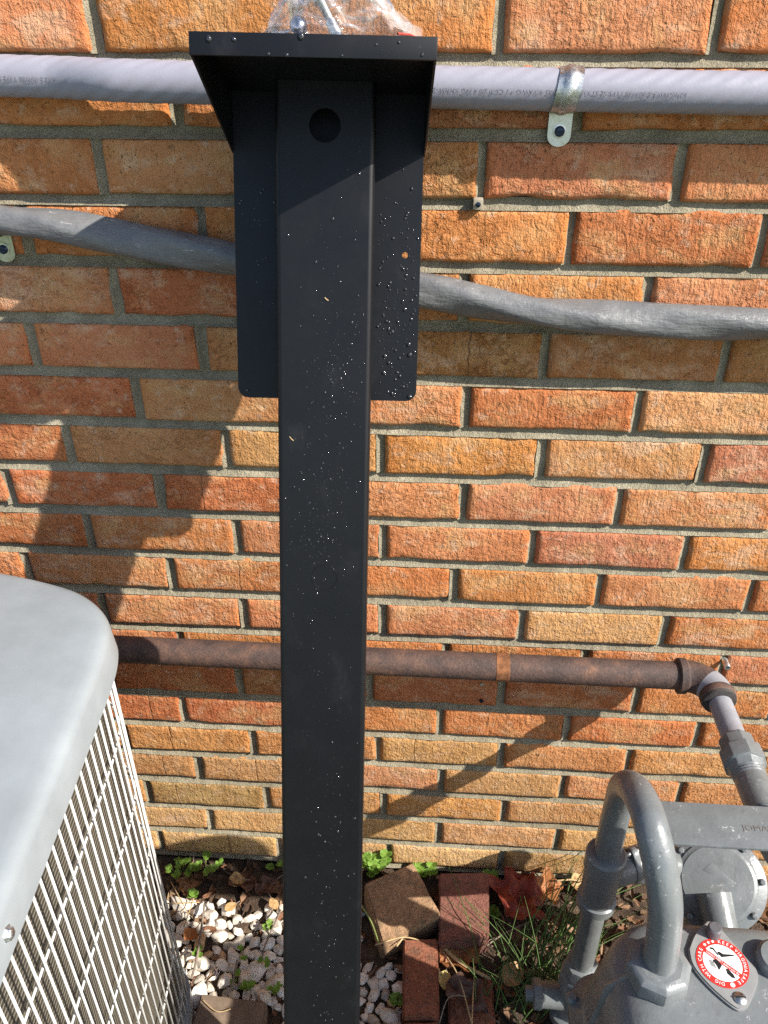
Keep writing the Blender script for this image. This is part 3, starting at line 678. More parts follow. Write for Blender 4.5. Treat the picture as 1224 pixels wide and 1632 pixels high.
# ------------------------------------------------------------------ condenser unit
A_EX, A_EY = Vector((.9965, .083, 0)), Vector((-.083, .9965, 0)); A_O = Vector((-.351, -.50, 0))
QX = [(0, .005), (0, .08), (0, .15), (-.0005, .1987), (-.005, .235), (-.0155, .264), (-.040, .2945), (-.0806, .3208), (-.1644, .3500), (-.26, .368), (-.37, .375)]
quarter = [(p.x, p.y) for p in smooth_path([(x, y, 0) for x, y in QX], 4)]
cxx, cyy = -.37, .005
out = quarter + [(2*cxx - x, y) for x, y in quarter[-2::-1]]
out = out + [(x, 2*cyy - y) for x, y in out[-2:0:-1]]
def inset(loop, q):
    res = []; n = len(loop)
    for i in range(n):
        a, b = Vector(loop[i-1]), Vector(loop[(i+1) % n]); t = (b - a).normalized(); nrm = Vector((t.y, -t.x)); res.append((loop[i][0] - nrm.x * q, loop[i][1] - nrm.y * q))
    return res
# orientation check: inset must shrink
if sum(abs(x - cxx) + abs(y - cyy) for x, y in inset(out, .01)) > sum(abs(x - cxx) + abs(y - cyy) for x, y in out): out = out[::-1]
unit = thing('condenser_unit', 'pale grey air-conditioner condenser with white wire guard, corner beside the wall', 'air conditioner')
unit.matrix_world = Matrix(((A_EX.x, A_EY.x, 0, A_O.x), (A_EX.y, A_EY.y, 0, A_O.y), (0, 0, 1, 0), (0, 0, 0, 1)))
LZ = .780
loops = [(.34, LZ + .0046), (.16, LZ + .004), (.06, LZ + .0028), (.020, LZ + .0008), (.012, LZ - .0003), (.006, LZ - .0022), (.002, LZ - .0060), (-.0005, LZ - .0115), (-.0028, LZ - .040), (-.0032, LZ - .0425), (.0012, LZ - .0435), (.004, LZ - .0400)]
V = []; nn = len(out)
for q, z in loops: V += [(x, y, z) for x, y in inset(out, q)] if q < .03 else [(cxx + (x - cxx) * (1 - q / .37), cyy + (y - cyy) * (1 - q / .37), z) for x, y in out]
F = [(i*nn+k, i*nn+(k+1) % nn, (i+1)*nn+(k+1) % nn, (i+1)*nn+k) for i in range(len(loops)-1) for k in range(nn)] + [tuple(range(nn))]
bm = bmesh.new(); bv = [bm.verts.new(v) for v in V]; [bm.faces.new([bv[i] for i in f]) for f in F]
lid = from_bm('lid', bm, M_LID, unit, sharp=50)
# a screw in the skirt
sp_ = on_y(8, 1476, -.585); lp = unit.matrix_world.inverted() @ sp_
mb = MB(); mb._lathe(Vector((-.0025, lp.y, LZ - .026)), Vector((1, 0, .05)), [(0, .0085), (.003, .0085), (.0042, .0070), (.0043, .0058), (.0075, .0050), (.0085, .003)], 6, None); mb.build('screw', M_ZINC, lid, bevel=.0004)
# wires
g1 = inset(out, .0095)
def along(loop, step):
    res = []; acc = 0; n = len(loop); nxt = 0
    for i in range(n):
        a, b = Vector(loop[i]), Vector(loop[(i+1) % n]); L = (b - a).length
        while nxt <= acc + L: res.append(a + (b - a) * ((nxt - acc) / L)); nxt += step
        acc += L
    return res
GZ0, GZ1 = .055, LZ - .036
mbw = MB(); mbw.tube([(0, 0, GZ0), (0, 0, GZ1)], .00135, 8); me_w = None
for q in along(g1, .0166):
    if me_w is None: o = mbw.build('guard_wire', M_WIRE, unit, sharp=0); me_w = o.data
    else: o = link_obj('guard_wire', me_w, None, unit)
    o.location = (q.x, q.y, 0)
g2 = inset(out, .0136)
for z in (.632, .520, .408, .296, .184, .080):
    mb = MB(); mb.tube([(x, y, z) for x, y in g2] + [(g2[0][0], g2[0][1], z)], .0015, 6, False); mb.build('guard_ring', M_WIRE, unit, sharp=0)
g3 = inset(out, .022); V = []; me = bpy.data.meshes.new('coil'); ln = [0]
for i in range(nn): ln.append(ln[-1] + (Vector(g3[(i+1) % nn]) - Vector(g3[i])).length)
V = [(x, y, z) for z in (.03, LZ - .03) for x, y in g3]
F = [(i, (i+1) % nn, nn + (i+1) % nn, nn + i) for i in range(nn)]
me.from_pydata(V, [], F); uv = me.uv_layers.new(name='UVMap')
for p_ in me.polygons:
    i = p_.index
    for li, (du, dv) in zip(p_.loop_indices, ((0, 0), (1, 0), (1, 1), (0, 1))): uv.data[li].uv = (ln[i + du], dv * .72)
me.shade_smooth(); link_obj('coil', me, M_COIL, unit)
bp = inset(out, .004); V = [(x, y, z) for z in (.012, .056) for x, y in bp]
mb = MB(); mb.add(V, [(i, (i+1) % nn, nn + (i+1) % nn, nn + i) for i in range(nn)] + [tuple(range(nn, 2*nn)), tuple(range(nn))[::-1]]); mb.build('base_pan', M_LID, unit)
pad = MB(); pad.box((-.72, -.36, -.05), (-.03, .20, .010)); pd_ = pad.build('equipment_pad', mat_paint('concrete', (.33, .31, .28), .9, .2, .5, 60, .2), None, bevel=.006)
pd_.matrix_world = unit.matrix_world.copy(); tag(pd_, 'concrete pad under the air-conditioner condenser', 'pad')

# ------------------------------------------------------------------ gas pipe with elbow and riser
gp = thing('gas_pipe', 'rusty brown gas pipe running level along the bricks, turning into a grey riser', 'pipe', (0, 0, 0))
GY = -.045; RR = .0195; EB = .034; E = Vector((.3610, GY, .5490)); RD = Vector((.030, -1, -.040)).normalized()
def pz(x): return .5490 + (.34 - x) * .004
xe = E.x - EB
mb = MB(); n = 80; mb.tube([(XL + (xe - XL) * i / n, GY, pz(XL + (xe - XL) * i / n)) for i in range(n + 1)], RR, 32); mb.build('pipe_run', M_RUST, gp, sharp=40)
bx = on_y(801, 1056, GY).x; mb = MB(); mb.tube([(bx - .0095, GY, pz(bx)), (bx - .009, GY, pz(bx)), (bx + .009, GY, pz(bx)), (bx + .0095, GY, pz(bx))], [RR, RR + .0005, RR + .0005, RR], 32, False); mb.build('rust_band', M_RUSTO, gp)
arc = []
for i in range(13):
    a = math.pi / 2 * i / 12; arc.append(Vector((xe + EB * math.sin(a), GY, E.z)) + RD * (EB * (1 - math.cos(a))))
mb = MB(); mb.tube(arc[:8], [.0222] * 8, 28); mb.build('elbow', M_RUST, gp, sharp=40)
mb = MB(); mb.tube(arc[7:], [.0222, .0223, .0224, .0224, .0224, .0224], 28); mb.build('painted_elbow_end', M_PIPEG, gp, sharp=40)
mb = MB(); mb._lathe(Vector((xe - .012, GY, E.z)), Vector((1, 0, 0)), [(0, .0225), (.002, .0250), (.011, .0250), (.014, .0222)], 32, None); mb.build('elbow_rim', M_RUST, gp)
e2 = arc[-1]
mb = MB(); mb._lathe(e2 - RD * .004, RD, [(0, .0224), (.003, .0240), (.011, .0240), (.013, .0228)], 32, None); mb.build('elbow_rim', M_RUST, gp)
mb = MB(); mb._lathe(e2 + RD * .0085, RD, [(0, .0232), (.004, .0222), (.0065, .0160)], 32, None); mb.build('sealant_ring', mat_paint('black_pipe_dope', (.035, .030, .028), .7, .5, .7, 160), gp)
mb = MB(); mb.tube([e2 + RD * .006, e2 + RD * .10, e2 + RD * .235], .0153, 28); mb.build('riser', M_PIPEG, gp)
uo = e2 + RD * .075
mb = MB(); mb._lathe(uo, RD, [(0, .0190), (.004, .0222), (.020, .0226), (.0215, .0268), (.042, .0272), (.0435, .0240), (.052, .0215)], 8, None); mb.build('union', M_METER, gp, sharp=20, bevel=.0012)
mb = MB(); mb._lathe(uo + RD * .050, RD, [(0, .0195), (.002, .0203), (.004, .0194), (.006, .0203), (.008, .0194), (.010, .0203), (.012, .0194), (.014, .0198), (.06, .0198)], 28, None); mb.build('threaded_nipple', M_METER, gp)
q0 = uo + RD * .15; rt = Vector((1, 0, 0))
arc2 = [q0 + RD * (.04 * math.sin(a)) + rt * (.04 * (1 - math.cos(a))) for a in [math.pi/2 * i / 8 for i in range(9)]]
mb = MB(); mb.tube([q0 - RD * .05] + arc2 + [Vector((.505, arc2[-1].y, arc2[-1].z))], [.0165] + [.0205] * 9 + [.0165], 24); mb.build('side_elbow', M_METER, gp)

# ------------------------------------------------------------------ pressure regulator
rg = thing('gas_regulator', 'round grey gas regulator with bolted rim behind the meter', 'regulator', (.397, -.165, .262))
RA = Vector((-.16, -.60, .78)).normalized(); O0 = Vector((0, 0, 0))
mb = MB(); mb._lathe(O0 - RA * .012, RA, [(-.03, .020), (-.022, .045), (0, .052), (.003, .0690), (.0105, .0692)], 48, None); mb.build('lower_case', M_METER, rg, sharp=30)
mb = MB(); mb._lathe(O0 - RA * .0012, RA, [(0, .0690), (.0065, .0688), (.008, .0672), (.0085, .0575), (.0095, .0560), (.0120, .0548), (.0130, .0500), (.0142, .0490), (.0155, .032), (.0162, .012), (.0163, .0001)], 48, None); mb.build('upper_case', M_METER, rg, sharp=45)
mb = MB(); bA = Vector((.262, -.208, .345)) - Vector((.397, -.165, .262)); mb.tube([bA, Vector((-.10, -.005, .03)), Vector((-.05, .035, -.01)), Vector((.0, .03, -.05))], [.020, .022, .026, .028], 20); mb.build('inlet_body', M_METER, rg, sharp=45)
ru = (Vector((0, 0, 1)) - RA * RA.z).normalized(); rw = RA.cross(ru)
for k in range(8):
    a = 2 * math.pi * (k + .35) / 8; c = (ru * math.cos(a) + rw * math.sin(a)) * .0618 + RA * .0074
    mb = MB(); mb._lathe(c, RA, [(0, .0050), (.0042, .0048), (.0056, .0036)], 6, None); mb.build('bolt', M_METER, rg, bevel=.0005)
mb = MB(); c = RA * .0150 + rw * .002; q = [(c + ru * a + rw * b) for a, b in ((.006, -.026), (.024, .010), (.012, .020), (-.004, -.020))]
mb.add(q + [p_ - RA * .004 for p_ in q], [(0,1,2,3), (0,4,5,1), (1,5,6,2), (2,6,7,3), (3,7,4,0)]); mb.build('name_plate', M_METER, rg, bevel=.0006)
mb = MB(); cdir = Vector((.10, -.72, -.40)).normalized(); c0 = RA * .016 + ru * -.016 + rw * .004
mb.tube([c0, c0 + cdir * .030, c0 + cdir * .10, c0 + cdir * .15], [.0245, .0225, .0215, .0215], 24); mb.build('outlet_neck', M_METER, rg)
mb = MB(); mb.tube([Vector((0, .01, -.03)), Vector((.0, .02, -.12)), Vector((0, .02, -.27))], .0165, 20); mb.build('service_riser', M_METER, rg)

# ------------------------------------------------------------------ gas meter
MT = .474
gm = thing('gas_meter', 'grey painted gas meter with arched inlet pipe and round red call-before-digging sticker', 'gas meter', (.29, -.46, 0))
GO = Vector((.29, -.46, 0))
def sec_loop(hx_, hy_, r_, z, n=6, cx=0, cy=0):
    return [(cx + x, cy + y, z) for x, y in rrect(-hx_, -hy_, hx_, hy_, (r_,) * 4, n)]
lay = [(.070, .072, .040, MT), (.086, .086, .045, MT - .0012), (.100, .096, .050, MT - .006), (.110, .101, .052, MT - .016), (.1165, .104, .054, MT - .032), (.121, .106, .050, MT - .07), (.125, .108, .046, MT - .115), (.128, .110, .044, MT - .150),
       (.138, .120, .044, MT - .156), (.138, .120, .044, MT - .176), (.128, .110, .044, MT - .182), (.126, .108, .05, MT - .26), (.115, .10, .06, MT - .31), (.09, .08, .06, MT - .335)]
V = []; F = []
for (a, b, q, z) in lay: V += sec_loop(a, b, q, z)
k = 28
F = [(i*k+j, i*k+(j+1) % k, (i+1)*k+(j+1) % k, (i+1)*k+j) for i in range(len(lay)-1) for j in range(k)] + [tuple(range(k)), tuple(range((len(lay)-1)*k, len(lay)*k))[::-1]]
bm = bmesh.new(); bv = [bm.verts.new(v) for v in V]; [bm.faces.new([bv[i] for i in f]) for f in F]; body = from_bm('case', bm, M_METER, gm, sharp=60)
for s_ in (-1, 1):                                  # raised ribs down the ends
    for yy in (-.030, .034):
        mb = MB(); mb.tube([(s_ * .098, yy, MT - .004), (s_ * .1165, yy, MT - .030), (s_ * .124, yy, MT - .105), (s_ * .1285, yy, MT - .152)], [.003, .0042, .0042, .0042], 8); mb.build('rib', M_METER, body)
    for yy in (-.085, -.03, .03, .085):
        mb = MB(); mb._lathe(Vector((s_ * .1345, yy, MT - .157)), Vector((0, 0, 1)), [(0, .0075), (.006, .0072), (.0085, .0050)], 12, None); mb.build('flange_bolt', M_METER, gm, bevel=.0006)
tube_pts = [(.2080, -.235, .400), (.2078, -.235, .4554), (.2060, -.2415, .5113), (.2010, -.258, .563), (.197, -.285, .6004), (.1945, -.312, .626), (.1941, -.335, .6400), (.1955, -.356, .6445), (.198, -.375, .6395), (.2055, -.397, .6140), (.2135, -.411, .5775), (.2180, -.420, .5295), (.2195, -.425, .480)]
mb = MB(); mb.tube([Vector(p_) - GO for p_ in smooth_path(tube_pts, 6)], .01725, 28); mb.build('inlet_arch', M_METER, gm, sharp=0)
mb = MB(); c = Vector((.2195, -.425, MT)) - GO
mb._lathe(c + Vector((0, 0, -.004)), Vector((0, 0, 1)), [(0, .0330), (.008, .0345), (.022, .0335), (.026, .0290), (.028, .0235)], 8, None); mb.build('coupling_nut', M_METER, gm, sharp=20, bevel=.0012)
# standpipe with tee and fittings
SX, SY = .2075 - GO.x, -.235 - GO.y
mb = MB(); mb.tube([(SX, SY, .06), (SX, SY, .40)], .0168, 24); mb.build('standpipe', M_METER, gm)
mb = MB(); mb._lathe(Vector((SX, SY, .300)), Vector((0, 0, 1)), [(0, .0215), (.002, .0262), (.016, .0262), (.018, .0235), (.080, .0235), (.082, .0262), (.108, .0262), (.111, .0240), (.112, .0180)], 32, None); mb.build('tee', M_METER, gm, sharp=25)
mb = MB(); mb.tube([(SX + .008, SY + .01, .352), (SX + .035, SY + .022, .352), (SX + .075, SY + .040, .350)], [.0215, .0225, .0225], 24); mb.build('tee_branch', M_METER, gm)
fd = Vector((.030, .014, 0)).normalized(); fo = Vector((SX + .040, SY + .024, .352)); fu = Vector((0, 0, 1)); fwv = fd.cross(fu)
ol = []
for i in range(48):
    a = 2 * math.pi * i / 48; q = .0235 + .0095 * max(0, math.cos(2 * (a - math.pi/2))) ** 3; ol.append((q * math.cos(a), q * math.sin(a)))
mb = MB(); V = [fo + fd * t + fwv * a + fu * b for t in (0, .009) for a, b in ol]
mb.add(V, [tuple(range(48))[::-1], tuple(range(48, 96))] + [(i, (i+1) % 48, 48 + (i+1) % 48, 48 + i) for i in range(48)]); mb.build('flange', M_METER, gm, bevel=.001)
for s_ in (-1, 1):
    mb = MB(); mb._lathe(fo + fu * s_ * .0275 - fd * .012, fd, [(0, .0050), (.004, .0050), (.0045, .0032), (.034, .0032), (.0345, .005), (.038, .0048)], 6, None); mb.build('flange_bolt', M_METER, gm, bevel=.0004)
mb = MB(); mb._lathe(Vector((SX, SY, .095)), Vector((0, 0, 1)), [(0, .024), (.003, .0285), (.030, .0290), (.034, .0260), (.060, .0235), (.062, .0180)], 8, None); mb.build('valve_nut', M_METER, gm, sharp=20, bevel=.001)
mb = MB(); mb.tube([(SX + .01, SY, .060), (SX - .030, SY, .062), (SX - .052, SY, .062)], [.021, .0195, .0195], 20); mb.build('plug_branch', M_METER, gm)
mb = MB(); mb._lathe(Vector((SX - .050, SY, .062)), Vector((-1, 0, 0)), [(0, .0230), (.012, .0230), (.013, .0120), (.024, .0115)], 8, None); mb.build('plug', M_METER, gm, bevel=.0008)
mb = MB(); mb._lathe(Vector((SX, SY, .0)), Vector((0, 0, 1)), [(-.03, .026), (.012, .026), (.014, .034), (.030, .034), (.034, .027), (.075, .025), (.094, .023)], 20, None); mb.build('valve_body', M_METER, gm, sharp=25)
# meter bar
bz = .621; mb = MB(); mb.box((.2080 - GO.x, -.3735 - GO.y, bz - .0038), (.520 - GO.x, -.3205 - GO.y, bz)); mb.build('meter_bar', M_METER, gm, bevel=.0010)
vs, fs = text_mesh('JOMAR USA', .0115); w = max(v.x for v in vs)
bmx = MB(); bmx.add([(.298 - GO.x + v.x * (.055 / w), -.3525 - GO.y + v.y * .85, bz + .0004) for v in vs], fs); bmx.build('stamped_lettering', mat_paint('worn_stamp', (.125, .115, .105), .6, .3, .2, 60), gm, smooth=False)
mb = MB(); mb.tube([(.505 - GO.x, -.345 - GO.y, .40), (.505 - GO.x, -.345 - GO.y, .70)], .0172, 20); mb.build('outlet_pipe', M_METER, gm)
# cover plate with sticker
cov = [(.2586, -.3978), (.2587, -.4162), (.2709, -.4370), (.2896, -.4564), (.2986, -.4577), (.3093, -.4496), (.3226, -.4291), (.3255, -.4158), (.3193, -.4041), (.2991, -.3696), (.2908, -.3640), (.2825, -.3678), (.2690, -.3810)]
cov = [(p_.x, p_.y) for p_ in smooth_path([(x, y, 0) for x, y in cov + cov[:1]], 4)[:-1]]
bm = sheet([(x - GO.x, y - GO.y) for x, y in cov], [], .0055, lambda u, v, t: Vector((u, v, MT - .001 + t)))
bmesh.ops.recalc_face_normals(bm, faces=bm.faces[:])
bmesh.ops.bevel(bm, geom=[e for e in bm.edges if len(e.link_faces) == 2 and e.calc_face_angle(0) > 1.0], offset=.0015, segments=2, affect='EDGES')
cover = from_bm('cover_plate', bm, mat_paint('grey_cover_paint', (.215, .215, .21), .5, .08, .15, 50), gm, sharp=40)
CT = MT + .0045
mb = MB(); c = Vector((.2895, -.3795, CT)) - GO; mb._lathe(c, Vector((0, 0, 1)), [(0, .0078), (.012, .0075), (.0135, .0060)], 20, None); mb.build('tall_bolt', mat_paint('dark_bolt_paint', (.085, .082, .09), .5, .1, .2, 60), cover, sharp=30)
mb = MB(); c = Vector((.2985, -.4475, CT)) - GO; mb._lathe(c, Vector((0, 0, 1)), [(0, .0066), (.0012, .0066), (.0028, .0045), (.0033, .0001)], 20, None); sc_ = mb.build('screw', mat_metal('steel_screw', (.5, .49, .47, 1), .35), cover, sharp=50)
mb = MB(); mb.box((c.x - .0050, c.y - .0006, c.z + .0030), (c.x + .0050, c.y + .0006, c.z + .0037)); so_ = mb.build('slot', M_BLACK, sc_)
SC = Vector((.2909, -.4114, CT + .0004)) - GO; SR = .0268
ph0 = math.radians(100)                             # direction of the sticker's own top
def disc(name, mat, r_, h, r0=0, parent=None):
    mb = MB(); n = 56
    if r0 == 0: mb.add([SC + Vector((r_ * math.cos(2*math.pi*i/n), r_ * math.sin(2*math.pi*i/n), h)) for i in range(n)], [tuple(range(n))])
    else: mb.add([SC + Vector((q * math.cos(2*math.pi*i/n), q * math.sin(2*math.pi*i/n), h)) for q in (r0, r_) for i in range(n)], [(i, (i+1) % n, n + (i+1) % n, n + i) for i in range(n)])
    return mb.build(name, mat, parent, smooth=False)
stk = disc('sticker', M_RED, SR, .0002, 0, cover)
disc('white_field', M_WHITE, SR * .745, .0004, 0, stk)
def put(vs, fs, origin, ang, scale, mat, name, h):
    ca, sa = math.cos(ang), math.sin(ang); mb = MB()
    mb.add([SC + Vector((origin[0] + (v[0] * ca - v[1] * sa) * scale, origin[1] + (v[0] * sa + v[1] * ca) * scale, h)) for v in vs], fs); return mb.build(name, mat, stk, smooth=False)
ring = MB()
def ring_word(word, a_mid, size=.0050, adv=.0042):
    tot = sum(adv * (.45 if ch == 'I' else 1) for ch in word); cur = a_mid + tot / 2 / (SR * .87)
    for ch in word:
        ad = adv * (.45 if ch == 'I' else 1); cur -= ad / 2 / (SR * .87)
        if ch == '*':
            vs = [(.0021 * (1 if i % 2 == 0 else .42) * math.sin(i * math.pi / 5), .0021 * (1 if i % 2 == 0 else .42) * math.cos(i * math.pi / 5)) for i in range(10)]; fs = [tuple(range(10))]; wd = 0; hy = 0
        else:
            vs, fs = text_mesh(ch, size); vs = [(v.x, v.y) for v in vs]; wd = max(v[0] for v in vs) + min(v[0] for v in vs); hy = size * .36
        R_ = SR * .872; ca, sa = math.cos(cur), math.sin(cur)
        ring.add([SC + Vector((ca * (R_ + (v[1] - hy)) + sa * (v[0] - wd / 2), sa * (R_ + (v[1] - hy)) - ca * (v[0] - wd / 2), .0006)) for v in vs], fs)
        cur -= ad / 2 / (SR * .87)
dg = math.radians
ring_word('DIG', dg(248)); ring_word('WITH', dg(205)); ring_word('CARE', dg(160)); ring_word('***', dg(113), adv=.0052); ring_word('KEEP', dg(67)); ring_word('VIRGINIA', dg(10), adv=.0042); ring_word('SAFE', dg(-45))
n = 20; ring.add([SC + Vector((SR * .872 * math.cos(dg(-80)) + .0024 * math.cos(2*math.pi*i/n), SR * .872 * math.sin(dg(-80)) + .0024 * math.sin(2*math.pi*i/n), .0006)) for i in range(n)], [tuple(range(n))])
ring.build('ring_lettering', M_WHITE, stk, smooth=False)
ba = dg(-40)
put([(-.76, .085), (-.76, -.085), (.76, -.085), (.76, .085)], [(0, 1, 2, 3)], (0, 0), ba, SR, M_RED, 'red_band', .0005)
vs, fs = text_mesh('Contact VA811 before you dig', 1); w = max(v.x for v in vs); put([((v.x / w - .5) * 1.36, (v.y - .3) * 1.36 / w * 1.35) for v in vs], fs, (0, 0), ba, SR, M_WHITE, 'band_lettering', .0007)
put([(-.10, .40), (.02, .22), (.52, .30), (.56, .36), (.14, .36), (-.02, .46)], [(0, 1, 2, 3, 4, 5)], (0, 0), 0.0, SR, M_BLACK, 'shovel_handle', .00055)
put([(-.34, .62), (-.20, .60), (-.06, .30), (-.10, .28), (-.24, .52), (-.36, .54)], [(0, 1, 2, 3, 4, 5)], (0, 0), 0.0, SR, M_BLACK, 'shovel_grip', .00055)
put([(-.36, .10), (-.20, .14), (-.04, -.10), (-.22, -.32), (-.26, -.16)], [(0, 1, 2, 3, 4)], (0, 0), 0.0, SR, M_BLACK, 'shovel_blade', .00055)
put([(.06, -.22), (.16, -.24), (.30, -.44), (.34, -.60), (.20, -.58), (.06, -.42)], [(0, 1, 2, 3, 4, 5)], (0, 0), 0.0, SR, M_BLACK, 'cable_icon', .00055)
for i in range(4):
    put([(-.52 + .05 * i, .12 - .02 * i), (-.495 + .05 * i, .12 - .02 * i), (-.46 + .05 * i, -.16 - .03 * i), (-.485 + .05 * i, -.16 - .03 * i)], [(0, 1, 2, 3)], (0, 0), 0, SR, M_BLACK, 'hatch_line', .00055)
# second cover, mostly outside the picture
mb = MB(); mb._lathe(Vector((.350, -.405, MT - .001)) - GO, Vector((0, 0, 1)), [(0, .022), (.010, .0215), (.014, .018), (.0145, .0001)], 28, None); mb.build('test_cap', M_METER, gm, sharp=30)

# ------------------------------------------------------------------ loose bricks and slab
def loose_brick(name, label, corners, z, h, col, tilt=(0, 0), mat=M_BRICK):
    pts_ = [Vector((x, y, 0)) for x, y in corners]; c = sum(pts_, Vector()) / 4
    bm = bmesh.new(); n = 7
    lo = [p_ - c for p_ in pts_]
    grid = []
    def bil(u, v): return lo[0] * (1-u) * (1-v) + lo[1] * u * (1-v) + lo[2] * u * v + lo[3] * (1-u) * v
    vt = [[bm.verts.new(bil(i/n, j/n) + Vector((0, 0, h/2))) for i in range(n+1)] for j in range(n+1)]
    vb = [[bm.verts.new(bil(i/n, j/n) * 1.01 + Vector((0, 0, -h/2))) for i in range(n+1)] for j in range(n+1)]
    for j in range(n):
        for i in range(n):
            bm.faces.new((vt[j][i], vt[j][i+1], vt[j+1][i+1], vt[j+1][i])); bm.faces.new((vb[j][i], vb[j+1][i], vb[j+1][i+1], vb[j][i+1]))
    for a, b in [((0, i), (0, i+1)) for i in range(n)] + [((i, n), (i+1, n)) for i in range(n)] + [((n, n-i), (n, n-i-1)) for i in range(n)] + [((n-i, 0), (n-i-1, 0)) for i in range(n)]:
        bm.faces.new((vb[a[0]][a[1]], vb[b[0]][b[1]], vt[b[0]][b[1]], vt[a[0]][a[1]]))
    bmesh.ops.recalc_face_normals(bm, faces=bm.faces[:])
    bmesh.ops.bevel(bm, geom=[e for e in bm.edges if e.calc_face_angle(0) > .8], offset=.0028, segments=2, affect='EDGES')
    for v in bm.verts:
        w = noise.noise(v.co * 40 + Vector((c.x * 99, 0, 0))); w2 = noise.noise(v.co * 110 + Vector((c.y * 99, 5, 0))); v.co += v.co.normalized() * (.0012 * w + .0010 * w2)
    o = from_bm(name, bm, mat, None, sharp=50); o.location = (c.x, c.y, z - h/2); o.rotation_euler = (tilt[0], tilt[1], 0); q = srgb(*col); o.color = q
    return tag(o, label, 'brick', 'loose bricks on the soil')
loose_brick('loose_brick', 'tan half brick lying nearest the foot of the wall, right of the black post', [(-.1288, -.0695), (-.0917, -.1671), (.0032, -.1124), (-.0473, -.0230)], .062, .057, (186, 128, 74), (.05, .03), M_LTAN)
loose_brick('loose_brick', 'dull red brick piece lying flat between the tan brick and the red leaf', [(.0019, -.1603), (.0840, -.1390), (.0889, -.0244), (.0007, -.0302)], .050, .052, (138, 84, 74), (.0, -.02), M_LRED)
loose_brick('loose_brick', 'narrow red brick on edge, below the tan half brick beside the white gravel', [(-.0530, -.2722), (.0032, -.2686), (-.001, -.1440), (-.0577, -.1499)], .040, .060, (150, 84, 64), (.02, .02), M_LEDG)
loose_brick('loose_brick', 'narrow red brick continuing the edging at the bottom of the picture', [(-.0530, -.3900), (.0050, -.3870), (.0032, -.2730), (-.0530, -.2766)], .036, .060, (146, 82, 62), (0, 0), M_LEDG)
loose_brick('loose_brick', 'dark brick half buried under dry stalks and leaves right of the edging', [(.018, -.300), (.092, -.292), (.088, -.188), (.016, -.192)], .012, .05, (120, 66, 46), (.03, .04), M_LEDG)
sl_ = loose_brick('paving_slab', 'brownish grey slab set in the gravel beside the condenser', [(-.3760, -.385), (-.2560, -.388), (-.2645, -.2563), (-.3703, -.2518)], .030, .045, (118, 96, 78), mat=mat_paint('slab_stone', (.17, .125, .09), .9, .25, .5, 50, .2)); sl_['category'] = 'slab'; del sl_['group']

# ------------------------------------------------------------------ gravel, leaf mould
def tinted(name, mb, tints, mat, smooth=True):
    me = bpy.data.meshes.new(name); me.from_pydata([tuple(v) for v in mb.v], [], mb.f)
    ca = me.color_attributes.new('tint', 'FLOAT_COLOR', 'POINT'); ca.data.foreach_set('color', np.array(tints, dtype=np.float32).ravel())
    if smooth: me.shade_smooth(); me.set_sharp_from_angle(angle=math.radians(24))
    o = link_obj(name, me, mat); o['kind'] = 'stuff'; return o
bm = bmesh.new(); bmesh.ops.create_icosphere(bm, subdivisions=2, radius=1); bm.verts.ensure_lookup_table()
ICO_V = [v.co.copy() for v in bm.verts]; ICO_F = [tuple(v.index for v in f.verts) for f in bm.faces]; bm.free()
def inside_block(x, y):
    if -.135 < x < .01 and -.175 < y < -.02: return True
    if -.060 < x < .02 and -.40 < y < -.14: return True
    if -.385 < x < -.250 and y < -.248: return True
    return False
rg_ = random.Random(21); mb = MB(); tint = []; placed = []
def stone(x, y, z, q, col):
    s = rg_.random() * 99; sx, sy, sz = rg_.uniform(.8, 1.35), rg_.uniform(.6, 1.0), rg_.uniform(.45, .75); rot = Matrix.Rotation(rg_.random() * 6.3, 3, 'Z') @ Matrix.Rotation(rg_.uniform(-.5, .5), 3, 'X')
    V = []
    for c in ICO_V:
        k = 1 + .42 * noise.noise(c * 1.1 + Vector((s, 0, 0))) + .20 * noise.noise(c * 2.4 + Vector((0, s, 0)))
        V.append(rot @ Vector((c.x * sx * k, c.y * sy * k, c.z * sz * k)) * q + Vector((x, y, z)))
    mb.add(V, ICO_F)
    tint.extend([col] * len(V))
def stone_col():
    t = rg_.random(); b = rg_.uniform(.8, 1.1)
    c = (.76, .70, .61) if t < .46 else (.64, .57, .48) if t < .76 else (.46, .40, .33) if t < .88 else (.55, .36, .20) if t < .93 else (.74, .71, .66)
    return (c[0] * b, c[1] * b, c[2] * b, 1)
tries = 0
while len(placed) < 460 and tries < 60000:
    tries += 1; x = rg_.uniform(-.50, -.055); y = rg_.uniform(-.44, -.085)
    edge = -.105 + .02 * noise.noise((x * 12, 3, 1)) - .03 * max(0, (x + .30) / .2)
    if y > edge and rg_.random() > .12: continue
    if inside_block(x, y): continue
    if x < A_O.x - .02 + (y + .5) * -.083 and y < -.24: continue
    q = .0082 + .0100 * rg_.random() ** 1.4
    if any((x - a) ** 2 + (y - b) ** 2 < (.74 * (q + c)) ** 2 for a, b, c in placed): continue
    placed.append((x, y, q)); stone(x, y, q * .45 + ground_z(x, y), q, stone_col())
for _ in range(60):                                 # strays
    x = rg_.uniform(.09, .30); y = rg_.uniform(-.20, -.03); q = rg_.uniform(.0015, .0038); stone(x, y, ground_z(x, y) + q * .5, q, (.33, .25, .17, 1))
tag(tinted('gravel', mb, tint, M_STONE), 'pale rounded gravel between the condenser and the loose bricks', 'gravel')
mb = MB(); tint = []
